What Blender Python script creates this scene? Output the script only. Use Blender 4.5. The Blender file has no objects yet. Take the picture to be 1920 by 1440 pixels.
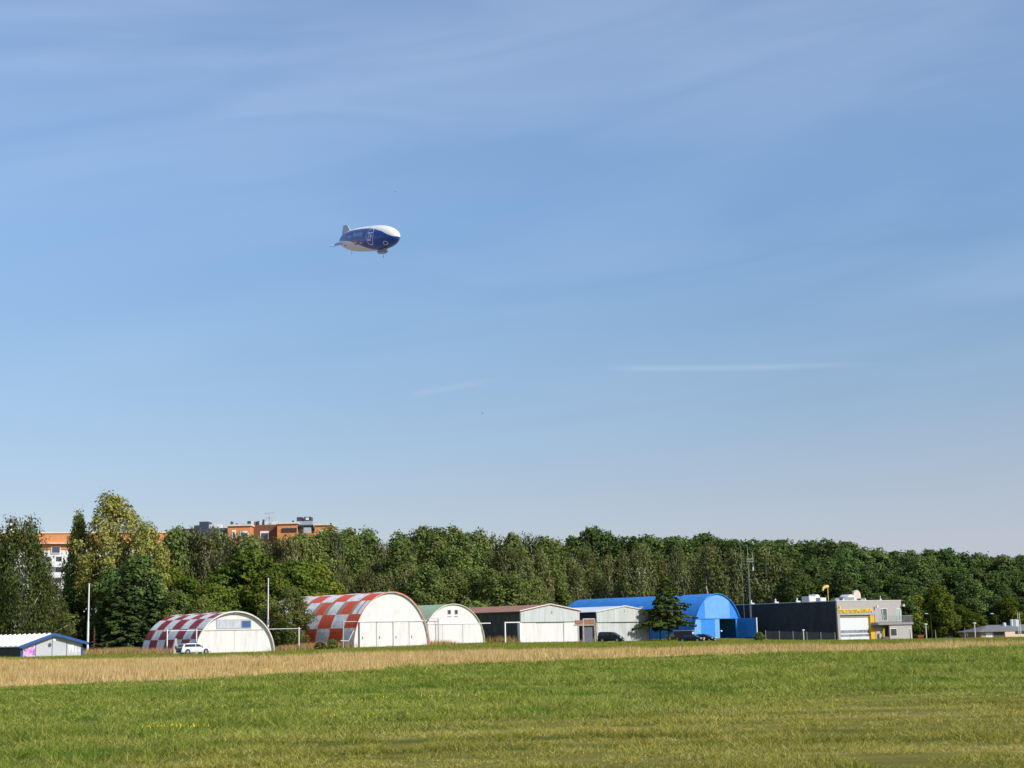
import bpy, math, random
import numpy as np
from mathutils import Vector, Matrix
R = math.radians
D = bpy.data
C = bpy.context.scene.collection
scene = bpy.context.scene
# ------------------------------------------------------------------ camera
F = 2800.0; ROLL = R(1.3); CH = 1.7
PITCH = math.atan(470*math.cos(ROLL)/F)
camd = D.cameras.new('camera'); cam = D.objects.new('camera', camd); C.objects.link(cam)
camd.sensor_fit = 'HORIZONTAL'; camd.sensor_width = 36; camd.lens = 36*F/1920
camd.clip_start = 0.1; camd.clip_end = 20000
CM = (Matrix.Rotation(R(90)+PITCH, 4, 'X') @ Matrix.Rotation(-ROLL, 4, 'Z'))
cam.matrix_world = Matrix.Translation((0, 0, CH)) @ CM
scene.camera = cam
C3 = CM.to_3x3()
def ray(px, py):
    return C3 @ Vector(((px-960)/F, -(py-720)/F, -1.0))
def P(px, py, y):
    d = ray(px, py); return Vector((0, 0, CH)) + d*(y/d.y)
def yh(px): return 1190 - (px-960)*math.tan(ROLL)
def rat(px): d = ray(px, yh(px)); return d.x/d.y
def g0(px, py):                                     # point of the flat field seen at a pixel
    d = ray(px, py); return Vector((0, 0, CH)) + d*(-CH/d.z)
# ------------------------------------------------------------------ light
SUN_AZ = (0.81, -0.586); SUN_EL = R(35)
w = D.worlds.new('World'); scene.world = w; w.use_nodes = True
nt = w.node_tree; nt.nodes.clear()
def N(nt, t, **k):
    n = nt.nodes.new(t)
    for a, b in k.items():
        if a.startswith('i_'):
            n.inputs[int(a[2:]) if a[2:].isdigit() else a[2:].replace('_', ' ')].default_value = b
        else: setattr(n, a, b)
    return n
def mixc(nt, f, a, b, bt='MIX'):
    m = nt.nodes.new('ShaderNodeMix'); m.data_type = 'RGBA'; m.blend_type = bt
    for s, v in ((m.inputs[0], f), (m.inputs[6], a), (m.inputs[7], b)):
        if hasattr(v, 'links'): nt.links.new(v, s)
        else: s.default_value = v if not isinstance(v, tuple) or len(v) == 4 else (*v, 1)
    return m.outputs[2]
def mth(nt, op, a, b=0.0, c=None):
    m = nt.nodes.new('ShaderNodeMath'); m.operation = op
    for i, v in enumerate((a, b) if c is None else (a, b, c)):
        if hasattr(v, 'links'): nt.links.new(v, m.inputs[i])
        else: m.inputs[i].default_value = v
    return m.outputs[0]
def ramp(nt, v, stops):
    r = nt.nodes.new('ShaderNodeValToRGB'); nt.links.new(v, r.inputs[0])
    e = r.color_ramp.elements
    while len(e) < len(stops): e.new(0.5)
    for q, (p, c) in zip(e, stops):
        q.position = p; q.color = (*c, 1) if isinstance(c, tuple) else (c, c, c, 1)
    return r.outputs[0]
sky = N(nt, 'ShaderNodeTexSky', sky_type='NISHITA')
sky.sun_disc = False; sky.sun_elevation = SUN_EL; sky.sun_rotation = math.atan2(SUN_AZ[0], SUN_AZ[1])
sky.air_density = 1.0; sky.dust_density = 0.6; sky.ozone_density = 2.5; sky.altitude = 200
tc = N(nt, 'ShaderNodeTexCoord')
sep = N(nt, 'ShaderNodeSeparateXYZ'); nt.links.new(tc.outputs['Generated'], sep.inputs[0])
X, Y, Z = sep.outputs
el = mth(nt, 'DIVIDE', Z, mth(nt, 'MAXIMUM', mth(nt, 'SQRT', mth(nt, 'ADD', mth(nt, 'MULTIPLY', X, X), mth(nt, 'MULTIPLY', Y, Y))), 0.001))  # tan of elevation
az = mth(nt, 'ARCTAN2', X, Y)
# thin cirrus, stretched along the horizon and slightly inclined
cv = N(nt, 'ShaderNodeCombineXYZ')
nt.links.new(mth(nt, 'MULTIPLY', az, 2.2), cv.inputs[0])
nt.links.new(mth(nt, 'MULTIPLY', mth(nt, 'SUBTRACT', el, mth(nt, 'MULTIPLY', az, 0.13)), 11.0), cv.inputs[1])
n1 = N(nt, 'ShaderNodeTexNoise', i_Scale=1.6, i_Detail=5.0, i_Roughness=0.5, i_Distortion=0.9)
nt.links.new(cv.outputs[0], n1.inputs['Vector'])
n2 = N(nt, 'ShaderNodeTexNoise', i_Scale=0.55, i_Detail=3.0, i_Roughness=0.5)
nt.links.new(cv.outputs[0], n2.inputs['Vector'])
veil = mth(nt, 'MULTIPLY', ramp(nt, n1.outputs[0], [(0.36, 0.0), (0.72, 1.0)]), ramp(nt, n2.outputs[0], [(0.36, 0.0), (0.60, 1.0)]))
def streak(px0, py0, px1, py1, width, amp):        # an old contrail: a soft band between two directions
    a0 = ray(px0, py0); a1 = ray(px1, py1)
    z0, z1 = math.atan2(a0.x, a0.y), math.atan2(a1.x, a1.y)
    e0, e1 = a0.z/math.hypot(a0.x, a0.y), a1.z/math.hypot(a1.x, a1.y)
    sl = (e1-e0)/(z1-z0)
    line = mth(nt, 'ADD', mth(nt, 'MULTIPLY', mth(nt, 'SUBTRACT', az, z0), sl), e0)
    wob = mth(nt, 'MULTIPLY', mth(nt, 'SUBTRACT', n1.outputs[0], 0.5), 0.004)
    d = mth(nt, 'ABSOLUTE', mth(nt, 'SUBTRACT', mth(nt, 'ADD', el, wob), line))
    a = mth(nt, 'MULTIPLY', mth(nt, 'MAXIMUM', mth(nt, 'SUBTRACT', 1.0, mth(nt, 'DIVIDE', d, width)), 0.0), amp)
    m0 = N(nt, 'ShaderNodeMapRange', i_1=z0, i_2=z0+(z1-z0)*0.12, clamp=True); nt.links.new(az, m0.inputs[0])
    m1 = N(nt, 'ShaderNodeMapRange', i_1=z1, i_2=z0+(z1-z0)*0.6, clamp=True); nt.links.new(az, m1.inputs[0])
    return mth(nt, 'MULTIPLY', mth(nt, 'MULTIPLY', a, m0.outputs[0]), m1.outputs[0])
s1 = streak(1130, 690, 1680, 682, 0.0030, 0.19)
s2 = streak(765, 742, 960, 706, 0.0035, 0.12)
tint = mixc(nt, 1.0, sky.outputs[0], ramp(nt, el, [(0.0, (0.69, 0.64, 0.69)), (0.09, (0.73, 0.67, 0.71)), (0.18, (0.81, 0.81, 0.82)), (0.29, (0.85, 0.95, 1.01)), (0.42, (1.03, 1.05, 1.09))]), 'MULTIPLY')
lowband = N(nt, 'ShaderNodeMapRange', i_1=0.12, i_2=0.0, i_3=0.0, i_4=1.0, clamp=True)
nt.links.new(mth(nt, 'SUBTRACT', el, mth(nt, 'MULTIPLY', az, 0.12)), lowband.inputs[0])
hi_ = N(nt, 'ShaderNodeMapRange', i_1=0.235, i_2=0.37, i_3=0.0, i_4=1.0, clamp=True); nt.links.new(mth(nt, 'SUBTRACT', el, mth(nt, 'MULTIPLY', az, 0.10)), hi_.inputs[0])
broad = mth(nt, 'MULTIPLY', hi_.outputs[0], ramp(nt, n1.outputs[0], [(0.32, 0.22), (0.62, 0.55)]))
c1 = mixc(nt, mth(nt, 'MAXIMUM', mth(nt, 'MULTIPLY', veil, 0.26), mth(nt, 'MULTIPLY', broad, 0.66)), tint, (3.2, 4.15, 5.8, 1))
c2 = mixc(nt, mth(nt, 'MULTIPLY', lowband.outputs[0], 0.55), c1, (3.55, 3.8, 4.8, 1))
c3 = mixc(nt, s1, c2, (4.6, 5.0, 5.9, 1)); c4 = mixc(nt, s2, c3, (4.6, 5.0, 5.9, 1))
bg = N(nt, 'ShaderNodeBackground'); bg.inputs[1].default_value = 0.13
nt.links.new(c4, bg.inputs[0])
wo = N(nt, 'ShaderNodeOutputWorld'); nt.links.new(bg.outputs[0], wo.inputs[0])
sd = D.lights.new('sun', 'SUN'); sd.energy = 4.2; sd.angle = R(0.5); sd.color = (1, 0.945, 0.86)
so = D.objects.new('sun', sd); C.objects.link(so)
sv = Vector((SUN_AZ[0]*math.cos(SUN_EL), SUN_AZ[1]*math.cos(SUN_EL), math.sin(SUN_EL))).normalized()
so.rotation_euler = sv.to_track_quat('Z', 'Y').to_euler(); so.location = (60, -30, 60)
scene.view_settings.view_transform = 'Standard'; scene.view_settings.look = 'None'
scene.view_settings.exposure = 0.2; scene.view_settings.gamma = 1
scene.render.resolution_x = 1024; scene.render.resolution_y = 768
# ------------------------------------------------------------------ materials
MATS = {}
def mat(name, col, rough=0.6, var=0.12, scale=1.5, metal=0.0, stretch=(1, 1, 1), dirt=None, dirt_amt=0.4, dirt_scale=0.6,
        bump=0.0, bscale=20.0, bstretch=(1, 1, 1), spec=0.3, coat=0.0, ribs=0.0, ribaxis=0, ribstr=0.5, coord='Object'):
    if name in MATS: return MATS[name]
    m = D.materials.new(name); m.use_nodes = True; MATS[name] = m
    t = m.node_tree; b = t.nodes['Principled BSDF']
    tc = N(t, 'ShaderNodeTexCoord'); mp = N(t, 'ShaderNodeMapping'); mp.inputs[3].default_value = stretch
    t.links.new(tc.outputs[coord], mp.inputs[0])
    no = N(t, 'ShaderNodeTexNoise', i_Scale=scale, i_Detail=6.0, i_Roughness=0.6); t.links.new(mp.outputs[0], no.inputs['Vector'])
    lo = tuple(c*(1-var) for c in col); hi = tuple(min(1, c*(1+var)) for c in col)
    c = ramp(t, no.outputs[0], [(0.3, lo), (0.7, hi)])
    if dirt:
        n3 = N(t, 'ShaderNodeTexNoise', i_Scale=dirt_scale, i_Detail=8.0, i_Roughness=0.7); t.links.new(mp.outputs[0], n3.inputs['Vector'])
        c = mixc(t, mth(t, 'MULTIPLY', ramp(t, n3.outputs[0], [(0.45, 0.0), (0.7, 1.0)]), dirt_amt), c, (*dirt, 1))
    t.links.new(c, b.inputs['Base Color'])
    b.inputs['Roughness'].default_value = rough; b.inputs['Metallic'].default_value = metal
    b.inputs['Specular IOR Level'].default_value = spec; b.inputs['Coat Weight'].default_value = coat
    hs = []
    if bump:
        m2 = N(t, 'ShaderNodeMapping'); m2.inputs[3].default_value = bstretch; t.links.new(tc.outputs[coord], m2.inputs[0])
        n4 = N(t, 'ShaderNodeTexNoise', i_Scale=bscale, i_Detail=4.0); t.links.new(m2.outputs[0], n4.inputs['Vector'])
        hs.append((n4.outputs[0], bump))
    if ribs:
        sp = N(t, 'ShaderNodeSeparateXYZ'); t.links.new(tc.outputs[coord], sp.inputs[0])
        hs.append((mth(t, 'SINE', mth(t, 'MULTIPLY', sp.outputs[ribaxis], 2*math.pi/ribs)), ribstr))
    nrm = None
    for h, s in hs:
        bp = N(t, 'ShaderNodeBump', i_Strength=s, i_Distance=0.05); t.links.new(h, bp.inputs['Height'])
        if nrm: t.links.new(nrm, bp.inputs['Normal'])
        nrm = bp.outputs[0]
    if nrm: t.links.new(nrm, b.inputs['Normal'])
    return m
def glass(name, col=(0.02, 0.03, 0.04), rough=0.05):
    return mat(name, col, rough=rough, var=0.3, scale=0.8, spec=0.8)
def leafmat(name, c1, c2, trans=0.35, objvar=0.25, yellow=None, yamt=0.0, pscale=0.25):
    if name in MATS: return MATS[name]
    m = D.materials.new(name); m.use_nodes = True; MATS[name] = m
    t = m.node_tree; t.nodes.clear()
    g = N(t, 'ShaderNodeNewGeometry'); oi = N(t, 'ShaderNodeObjectInfo')
    no = N(t, 'ShaderNodeTexNoise', i_Scale=pscale, i_Detail=3.0); t.links.new(g.outputs['Position'], no.inputs['Vector'])
    f = mth(t, 'ADD', mth(t, 'MULTIPLY', g.outputs['Random Per Island'], 0.5), mth(t, 'MULTIPLY', no.outputs[0], 0.6))
    c = ramp(t, f, [(0.25, c1), (0.85, c2)])
    if yellow:
        n2 = N(t, 'ShaderNodeTexNoise', i_Scale=pscale*1.7, i_Detail=2.0); t.links.new(g.outputs['Position'], n2.inputs['Vector'])
        c = mixc(t, mth(t, 'MULTIPLY', ramp(t, n2.outputs[0], [(0.5, 0.0), (0.68, 1.0)]), yamt), c, (*yellow, 1))
    hs = N(t, 'ShaderNodeHueSaturation'); t.links.new(c, hs.inputs['Color'])
    t.links.new(mth(t, 'ADD', 1-objvar, mth(t, 'MULTIPLY', oi.outputs['Random'], 2*objvar)), hs.inputs['Value'])
    t.links.new(mth(t, 'ADD', 0.485, mth(t, 'MULTIPLY', mth(t, 'FRACT', mth(t, 'MULTIPLY', oi.outputs['Random'], 7.3)), 0.03)), hs.inputs['Hue'])
    df = N(t, 'ShaderNodeBsdfDiffuse'); tr = N(t, 'ShaderNodeBsdfTranslucent')
    t.links.new(hs.outputs[0], df.inputs[0])
    t.links.new(mixc(t, 1.0, hs.outputs[0], (1.0, 1.0, 0.5, 1), 'MULTIPLY'), tr.inputs[0])
    mx = N(t, 'ShaderNodeMixShader', i_0=trans); t.links.new(df.outputs[0], mx.inputs[1]); t.links.new(tr.outputs[0], mx.inputs[2])
    o = N(t, 'ShaderNodeOutputMaterial'); t.links.new(mx.outputs[0], o.inputs[0])
    return m
# ------------------------------------------------------------------ mesh helpers
class MB:
    def __init__(s): s.v = []; s.f = []; s.m = []
    def add(s, vs, fs, m=0):
        o = len(s.v); s.v += [tuple(v) for v in vs]; s.f += [tuple(i+o for i in f) for f in fs]; s.m += [m]*len(fs); return s
    def box(s, x0, x1, y0, y1, z0, z1, m=0):
        if x0 > x1: x0, x1 = x1, x0
        if y0 > y1: y0, y1 = y1, y0
        if z0 > z1: z0, z1 = z1, z0
        vs = [(x, y, z) for z in (z0, z1) for y in (y0, y1) for x in (x0, x1)]
        return s.add(vs, [(0, 2, 3, 1), (4, 5, 7, 6), (0, 1, 5, 4), (2, 6, 7, 3), (0, 4, 6, 2), (1, 3, 7, 5)], m)
    def prism_y(s, pts, y0, y1, m=0):               # polygon in xz (counter-clockwise seen from -y) extruded along y
        n = len(pts); vs = [(x, y0, z) for x, z in pts]+[(x, y1, z) for x, z in pts]
        fs = [tuple(range(n)), tuple(range(2*n-1, n-1, -1))]+[(i, i+n, (i+1) % n+n, (i+1) % n) for i in range(n)]
        return s.add(vs, fs, m)
    def prism_z(s, pts, z0, z1, m=0):
        n = len(pts); vs = [(x, y, z0) for x, y in pts]+[(x, y, z1) for x, y in pts]
        fs = [tuple(range(n-1, -1, -1)), tuple(range(n, 2*n))]+[(i, (i+1) % n, (i+1) % n+n, i+n) for i in range(n)]
        return s.add(vs, fs, m)
    def tube(s, pts, rs, k=8, m=0, cap=True):
        pts = [Vector(p) for p in pts]
        if not hasattr(rs, '__len__'): rs = [rs]*len(pts)
        vs = []; fs = []
        for i, p in enumerate(pts):
            d = (pts[min(i+1, len(pts)-1)]-pts[max(i-1, 0)]).normalized()
            a = d.cross(Vector((0, 1, 0)) if abs(d.y) < 0.9 else Vector((1, 0, 0))).normalized(); b = d.cross(a)
            for j in range(k):
                t = 2*math.pi*j/k; vs.append(p+(a*math.cos(t)+b*math.sin(t))*rs[i])
        for i in range(len(pts)-1):
            for j in range(k):
                fs.append((i*k+j, i*k+(j+1) % k, (i+1)*k+(j+1) % k, (i+1)*k+j))
        if cap: fs += [tuple(range(k-1, -1, -1)), tuple(range((len(pts)-1)*k, len(pts)*k))]
        return s.add(vs, fs, m)
    def lathe(s, prof, k=12, m=0, c=(0, 0)):
        vs = [(c[0]+r*math.cos(2*math.pi*j/k), c[1]+r*math.sin(2*math.pi*j/k), z) for r, z in prof for j in range(k)]
        fs = [(i*k+j, i*k+(j+1) % k, (i+1)*k+(j+1) % k, (i+1)*k+j) for i in range(len(prof)-1) for j in range(k)]
        fs += [tuple(range(k-1, -1, -1)), tuple(range((len(prof)-1)*k, len(prof)*k))]
        return s.add(vs, fs, m)
    def build(s, name, mats, parent=None, smooth=False, loc=None, rot=None):
        me = D.meshes.new(name); me.from_pydata(s.v, [], s.f)
        for q in (mats if isinstance(mats, (list, tuple)) else [mats]): me.materials.append(q)
        me.polygons.foreach_set('material_index', s.m)
        if smooth: me.polygons.foreach_set('use_smooth', [True]*len(s.f))
        me.update()
        o = D.objects.new(name, me); C.objects.link(o)
        if parent: o.parent = parent
        if loc: o.location = loc
        if rot: o.rotation_euler = rot
        return o
def fastmesh(name, V, nside, mats, mi=None):         # V: (n*nside,3) numpy, every face its own vertices
    n = len(V)//nside
    me = D.meshes.new(name); me.vertices.add(len(V)); me.vertices.foreach_set('co', np.asarray(V, dtype=np.float32).ravel())
    me.loops.add(len(V)); me.loops.foreach_set('vertex_index', np.arange(len(V), dtype=np.int32))
    me.polygons.add(n); me.polygons.foreach_set('loop_start', np.arange(0, len(V), nside, dtype=np.int32))
    for m in mats: me.materials.append(m)
    if mi is not None: me.polygons.foreach_set('material_index', np.asarray(mi, dtype=np.int32))
    me.update(calc_edges=True); return me
def tag(o, label=None, cat=None, group=None, kind=None):
    if label: o['label'] = label
    if cat: o['category'] = cat
    if group: o['group'] = group
    if kind: o['kind'] = kind
    return o
def thing(name, label, cat, loc=(0, 0, 0), rz=0.0, group=None):
    o = D.objects.new(name, None); C.objects.link(o); o.location = loc; o.rotation_euler = (0, 0, rz)
    o.empty_display_size = 0.5
    return tag(o, label, cat, group)
def dup(root, loc, rz, label=None, group=None, scale=None):
    r = root.copy(); C.objects.link(r); r.location = loc; r.rotation_euler = (0, 0, rz)
    if scale: r.scale = scale
    if label: r['label'] = label
    if group: r['group'] = group
    for ch in list(root.children):
        c = ch.copy(); C.objects.link(c); c.parent = r
        for g in ch.children:
            d = g.copy(); C.objects.link(d); d.parent = c
    return r
class Front:                                         # a facade: left base corner at a pixel and depth, turned by theta
    def __init__(s, pxl, pyb, d, theta, pxr=None, W=None, center=True):
        s.c, s.s = math.cos(theta), math.sin(theta); s.th = theta
        p = P(pxl, pyb, d); s.x0, s.y0, s.z0 = p.x, p.y, p.z
        s.off = 0.0
        s.W = W if W else s.fx(pxr)
        if center:
            s.x0 += s.c*s.W/2; s.y0 += s.s*s.W/2
        s.loc = (s.x0, s.y0, s.z0)
    def fx(s, px, yl=0.0):                           # local x on the plane local y = yl
        r = rat(px); ax = s.x0 - s.s*yl; ay = s.y0 + s.c*yl
        return (r*ay-ax)/(s.c-r*s.s)
    def fz(s, px, py, yl=0.0):
        # refine local x for the pixel row, then read the height
        d = ray(px, py); ax = s.x0 - s.s*yl; ay = s.y0 + s.c*yl; r = d.x/d.y
        x = (r*ay-ax)/(s.c-r*s.s); y = ay+x*s.s
        return CH + d.z/d.y*y - s.z0
    def pt(s, px, py, yl=0.0):
        d = ray(px, py); ax = s.x0 - s.s*yl; ay = s.y0 + s.c*yl; r = d.x/d.y
        x = (r*ay-ax)/(s.c-r*s.s); y = ay+x*s.s
        return x, CH + d.z/d.y*y - s.z0
    def world(s, x, y, z=0.0):
        return Vector((s.x0+s.c*x-s.s*y, s.y0+s.s*x+s.c*y, s.z0+z))
# ------------------------------------------------------------------ places of the large structures
TH = R(45)
f_shed = Front(38, 1232, 203, R(42), pxr=157)
f_h1 = Front(364, 1226, 218, R(38), pxr=512)
f_h2 = Front(661, 1214, 230, TH, pxr=803)
f_h3 = Front(792, 1208, 250, TH, pxr=908)
f_h4 = Front(976, 1206, 262, TH, pxr=1087)
f_h5 = Front(1119, 1204, 276, TH, pxr=1221)
f_h6 = Front(1300, 1198, 300, TH, pxr=1392)
f_lpr = Front(1573, 1203, 296, R(36), pxr=1692)
CT = []
for f in (f_shed, f_h1, f_h2, f_h3, f_h4, f_h5, f_h6, f_lpr):
    for x in (-f.W/2, 0, f.W/2): CT.append(tuple(f.world(x, 0)))
    CT.append(tuple(f.world(-f.W/2, 12)))
CARS = {'suv': (363, 1226.5, 211), 'mpv': (1146, 1204.5, 262), 'coupe': (1297, 1204, 270), 'hatch': (1322, 1203, 283)}
for v in CARS.values(): CT.append(tuple(P(*v)))
for px, py, d in [(1737, 1201, 320), (1832, 1199, 325), (1920, 1196, 330), (2050, 1194, 330), (163, 1224, 235), (560, 1216, 240),
                  (1780, 1200.5, 280), (1860, 1198, 285), (1780, 1201, 330), (1435, 1198, 300)]:
    CT.append(tuple(P(px, py, d)))
CT += [(x, y, 0.0) for y in (0, 25, 60, 100, 140) for x in (-120, -60, -20, 0, 20, 60, 120)]
CT += [(x, 175, -0.1) for x in (-20, 0, 20, 40, 60)] + [(x, 180, 0.0) for x in (-100, -70)]
CT += [(-130, 230, 0.2), (-130, 420, 0.5), (0, 420, -0.5), (140, 420, -1.5), (170, 250, -0.8), (-60, 330, 0.2), (30, 340, -0.6), (90, 350, -1.2)]
CT = np.array(CT)
def _k(r): return r
A = _k(np.hypot(CT[:, None, 0]-CT[None, :, 0], CT[:, None, 1]-CT[None, :, 1])) - np.eye(len(CT))*3.0
PM = np.c_[np.ones(len(CT))]
SY = np.block([[A, PM], [PM.T, np.zeros((1, 1))]])
SOL = np.linalg.solve(SY, np.r_[CT[:, 2], 0.0])
def height(x, y):
    x = np.asarray(x, float); y = np.asarray(y, float); xs = np.clip(x, -200, 220); ys = np.clip(y, 0, 450)
    out = np.empty(x.size); fx = xs.ravel(); fy = ys.ravel()
    for i in range(0, fx.size, 20000):
        a, b = fx[i:i+20000], fy[i:i+20000]
        out[i:i+20000] = np.hypot(a[:, None]-CT[None, :, 0], b[:, None]-CT[None, :, 1]) @ SOL[:-1] + SOL[-1]
    return out.reshape(x.shape)
def hz(x, y): return float(height(np.array([x]), np.array([y]))[0])
def G(px, d, py=None):                               # ground point straight below a pixel column at depth d
    x = rat(px)*d; return Vector((x, d, hz(x, d)))
# band edges across the field: y as a function of x
def edge(pts):
    w_ = sorted([(g0(a, b).x, g0(a, b).y) for a, b in pts]); xs = np.array([q[0] for q in w_]); ys = np.array([q[1] for q in w_])
    s0 = (ys[1]-ys[0])/(xs[1]-xs[0]); s1 = (ys[-1]-ys[-2])/(xs[-1]-xs[-2])
    def f(x):
        x = np.asarray(x, float); y = np.interp(x, xs, ys)
        y = np.where(x < xs[0], ys[0]+(x-xs[0])*max(min(s0, 1.2), 0), y); return np.where(x > xs[-1], ys[-1]+(x-xs[-1])*max(min(s1, 0.8), 0), y)
    return f
E1 = edge([(0, 1412), (330, 1392), (640, 1366), (1100, 1335), (1500, 1315), (1920, 1297)])
E2 = edge([(0, 1290), (330, 1276), (640, 1261), (900, 1247), (1280, 1231), (1600, 1223), (1920, 1213)])
E3 = edge([(0, 1242), (480, 1238), (700, 1229), (900, 1225), (1100, 1222), (1300, 1218.5), (1600, 1214), (1920, 1207)])
def sm(a, b, v): t = np.clip((v-a)/(b-a), 0, 1); return t*t*(3-2*t)
rng = np.random.default_rng(7)
# ------------------------------------------------------------------ ground
xs = np.r_[-3000, -1200, -600, -350, np.arange(-200, 221, 2.5), 350, 600, 1200, 3000]
ys = np.r_[-300, -80, -20, np.arange(-5, 60, 1.0), np.arange(60, 260, 2.0), np.arange(260, 460, 5.0), 600, 1000, 2000, 5000]
GX, GY = np.meshgrid(xs, ys)
GZ = height(GX, GY)
GZ += np.where(GY < 200, 0.02*np.sin(GX*0.9+GY*0.35)*np.sin(GY*0.6-GX*0.2), 0)
nx, ny = len(xs), len(ys)
me = D.meshes.new('ground')
V = np.c_[GX.ravel(), GY.ravel(), GZ.ravel()]
idx = np.arange(nx*ny).reshape(ny, nx)
Fq = np.stack([idx[:-1, :-1], idx[:-1, 1:], idx[1:, 1:], idx[1:, :-1]], -1).reshape(-1, 4)
me.from_pydata(V.tolist(), [], Fq.tolist())
zone = np.zeros((nx*ny, 4), np.float32); zx, zy = GX.ravel(), GY.ravel()
zone[:, 0] = 1-sm(-8, 8, zy-E1(zx))              # olive mown strip
zone[:, 1] = sm(-1.5, 1.5, zy-E2(zx))*(1-sm(-4, 4, zy-E3(zx)))   # tall dry grass
zone[:, 2] = np.maximum(sm(380, 430, zy), sm(150, 200, np.abs(zx))); zone[:, 3] = 1  # hidden far ground toned neutral to cut green bounce on the airship
ca = me.color_attributes.new('zone', 'FLOAT_COLOR', 'POINT'); ca.data.foreach_set('color', zone.ravel())
me.polygons.foreach_set('use_smooth', [True]*len(me.polygons))
def field_color(t):                                  # shared by the soil and the blades: patches and mowing lines in world space
    g = N(t, 'ShaderNodeNewGeometry')
    mp = N(t, 'ShaderNodeMapping', vector_type='POINT'); mp.inputs[2].default_value = (0, 0, R(-32)); mp.inputs[3].default_value = (0.05, 0.55, 0.0)
    t.links.new(g.outputs['Position'], mp.inputs[0])
    a = N(t, 'ShaderNodeTexNoise', i_Scale=1.0, i_Detail=5.0, i_Roughness=0.6, i_Distortion=0.3); t.links.new(mp.outputs[0], a.inputs['Vector'])
    b = N(t, 'ShaderNodeTexNoise', i_Scale=0.35, i_Detail=4.0, i_Roughness=0.6); t.links.new(g.outputs['Position'], b.inputs['Vector'])
    return g, a.outputs[0], b.outputs[0]
gm = D.materials.new('grass_soil'); gm.use_nodes = True; t = gm.node_tree; b = t.nodes['Principled BSDF']
g, na, nb = field_color(t)
at = N(t, 'ShaderNodeVertexColor', layer_name='zone'); sp = N(t, 'ShaderNodeSeparateColor'); t.links.new(at.outputs[0], sp.inputs[0])
fine = N(t, 'ShaderNodeTexNoise', i_Scale=14.0, i_Detail=7.0, i_Roughness=0.8); t.links.new(g.outputs['Position'], fine.inputs['Vector'])
green = ramp(t, nb, [(0.35, (0.085, 0.115, 0.018)), (0.65, (0.20, 0.235, 0.038))])
olive = ramp(t, na, [(0.36, (0.12, 0.135, 0.022)), (0.52, (0.22, 0.205, 0.038)), (0.66, (0.34, 0.27, 0.08))])
dry = ramp(t, nb, [(0.35, (0.34, 0.24, 0.09)), (0.65, (0.58, 0.42, 0.18))])
c = mixc(t, sp.outputs[0], green, olive); c = mixc(t, sp.outputs[1], c, dry); c = mixc(t, sp.outputs[2], c, (0.24, 0.215, 0.19, 1))
c = mixc(t, 0.55, c, ramp(t, fine.outputs[0], [(0.3, 0.3), (0.7, 1.4)]), 'MULTIPLY')
t.links.new(c, b.inputs['Base Color']); b.inputs['Roughness'].default_value = 0.95; b.inputs['Specular IOR Level'].default_value = 0.1
bp = N(t, 'ShaderNodeBump', i_Strength=0.9, i_Distance=0.06); t.links.new(fine.outputs[0], bp.inputs['Height']); t.links.new(bp.outputs[0], b.inputs['Normal'])
me.materials.append(gm)
ground = D.objects.new('ground', me); C.objects.link(ground); tag(ground, kind='structure')
# ------------------------------------------------------------------ grass blades
def blademat(name, cols, use, trans=0.35, lo=0.34, hi=0.68):
    m = D.materials.new(name); m.use_nodes = True; t = m.node_tree; t.nodes.clear()
    g, na, nb = field_color(t)
    w_ = (0.50, 0.12) if use == 'a' else (0.34, 0.28)
    v = mth(t, 'ADD', mth(t, 'ADD', mth(t, 'MULTIPLY', na, w_[0]), mth(t, 'MULTIPLY', nb, w_[1])), mth(t, 'MULTIPLY', g.outputs['Random Per Island'], 0.38))
    c = ramp(t, v, [(lo+(hi-lo)*i/(len(cols)-1), k) for i, k in enumerate(cols)])
    df = N(t, 'ShaderNodeBsdfDiffuse'); tr = N(t, 'ShaderNodeBsdfTranslucent'); t.links.new(c, df.inputs[0]); t.links.new(c, tr.inputs[0])
    mx = N(t, 'ShaderNodeMixShader', i_0=trans); t.links.new(df.outputs[0], mx.inputs[1]); t.links.new(tr.outputs[0], mx.inputs[2])
    o = N(t, 'ShaderNodeOutputMaterial'); t.links.new(mx.outputs[0], o.inputs[0]); return m
HF = 960/F*1.0
def wedge(n, d0, d1, power=1.0, margin=5.0):         # points spread over the visible wedge of field plus a margin at both sides
    u = rng.random(n); d = d0*(d1/d0)**(u**power); x = (rng.random(n)*2-1)*(HF*1.04*d+margin); return x, d
def blades(x, y, h, wd, lean, clump=None):
    n = len(x); z = height(x, y) - 0.01
    a = rng.random(n)*2*np.pi; la = rng.random(n)*2*np.pi; ln = lean*h*rng.random(n)
    bx, by = np.cos(a)*wd/2, np.sin(a)*wd/2
    V = np.empty((n, 3, 3)); V[:, 0] = np.c_[x-bx, y-by, z]; V[:, 1] = np.c_[x+bx, y+by, z]
    V[:, 2] = np.c_[x+np.cos(la)*ln, y+np.sin(la)*ln, z+h]
    return V.reshape(-1, 3)
def vnoise(x, y, s, seed):                           # cheap smooth noise for clumping
    r_ = np.random.default_rng(seed); t_ = r_.random((64, 64)); X_ = x/s; Y_ = y/s
    i = np.floor(X_).astype(int); j = np.floor(Y_).astype(int); fx = X_-i; fy = Y_-j; fx = fx*fx*(3-2*fx); fy = fy*fy*(3-2*fy)
    q = lambda a, b: t_[a % 64, b % 64]
    return (q(i, j)*(1-fx)+q(i+1, j)*fx)*(1-fy)+(q(i, j+1)*(1-fx)+q(i+1, j+1)*fx)*fy
def stuff(name, V, mats, label, cat, mi=None):
    o = D.objects.new(name, fastmesh(name, V, 3, mats, mi)); C.objects.link(o); return tag(o, label, cat, kind='stuff')
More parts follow.
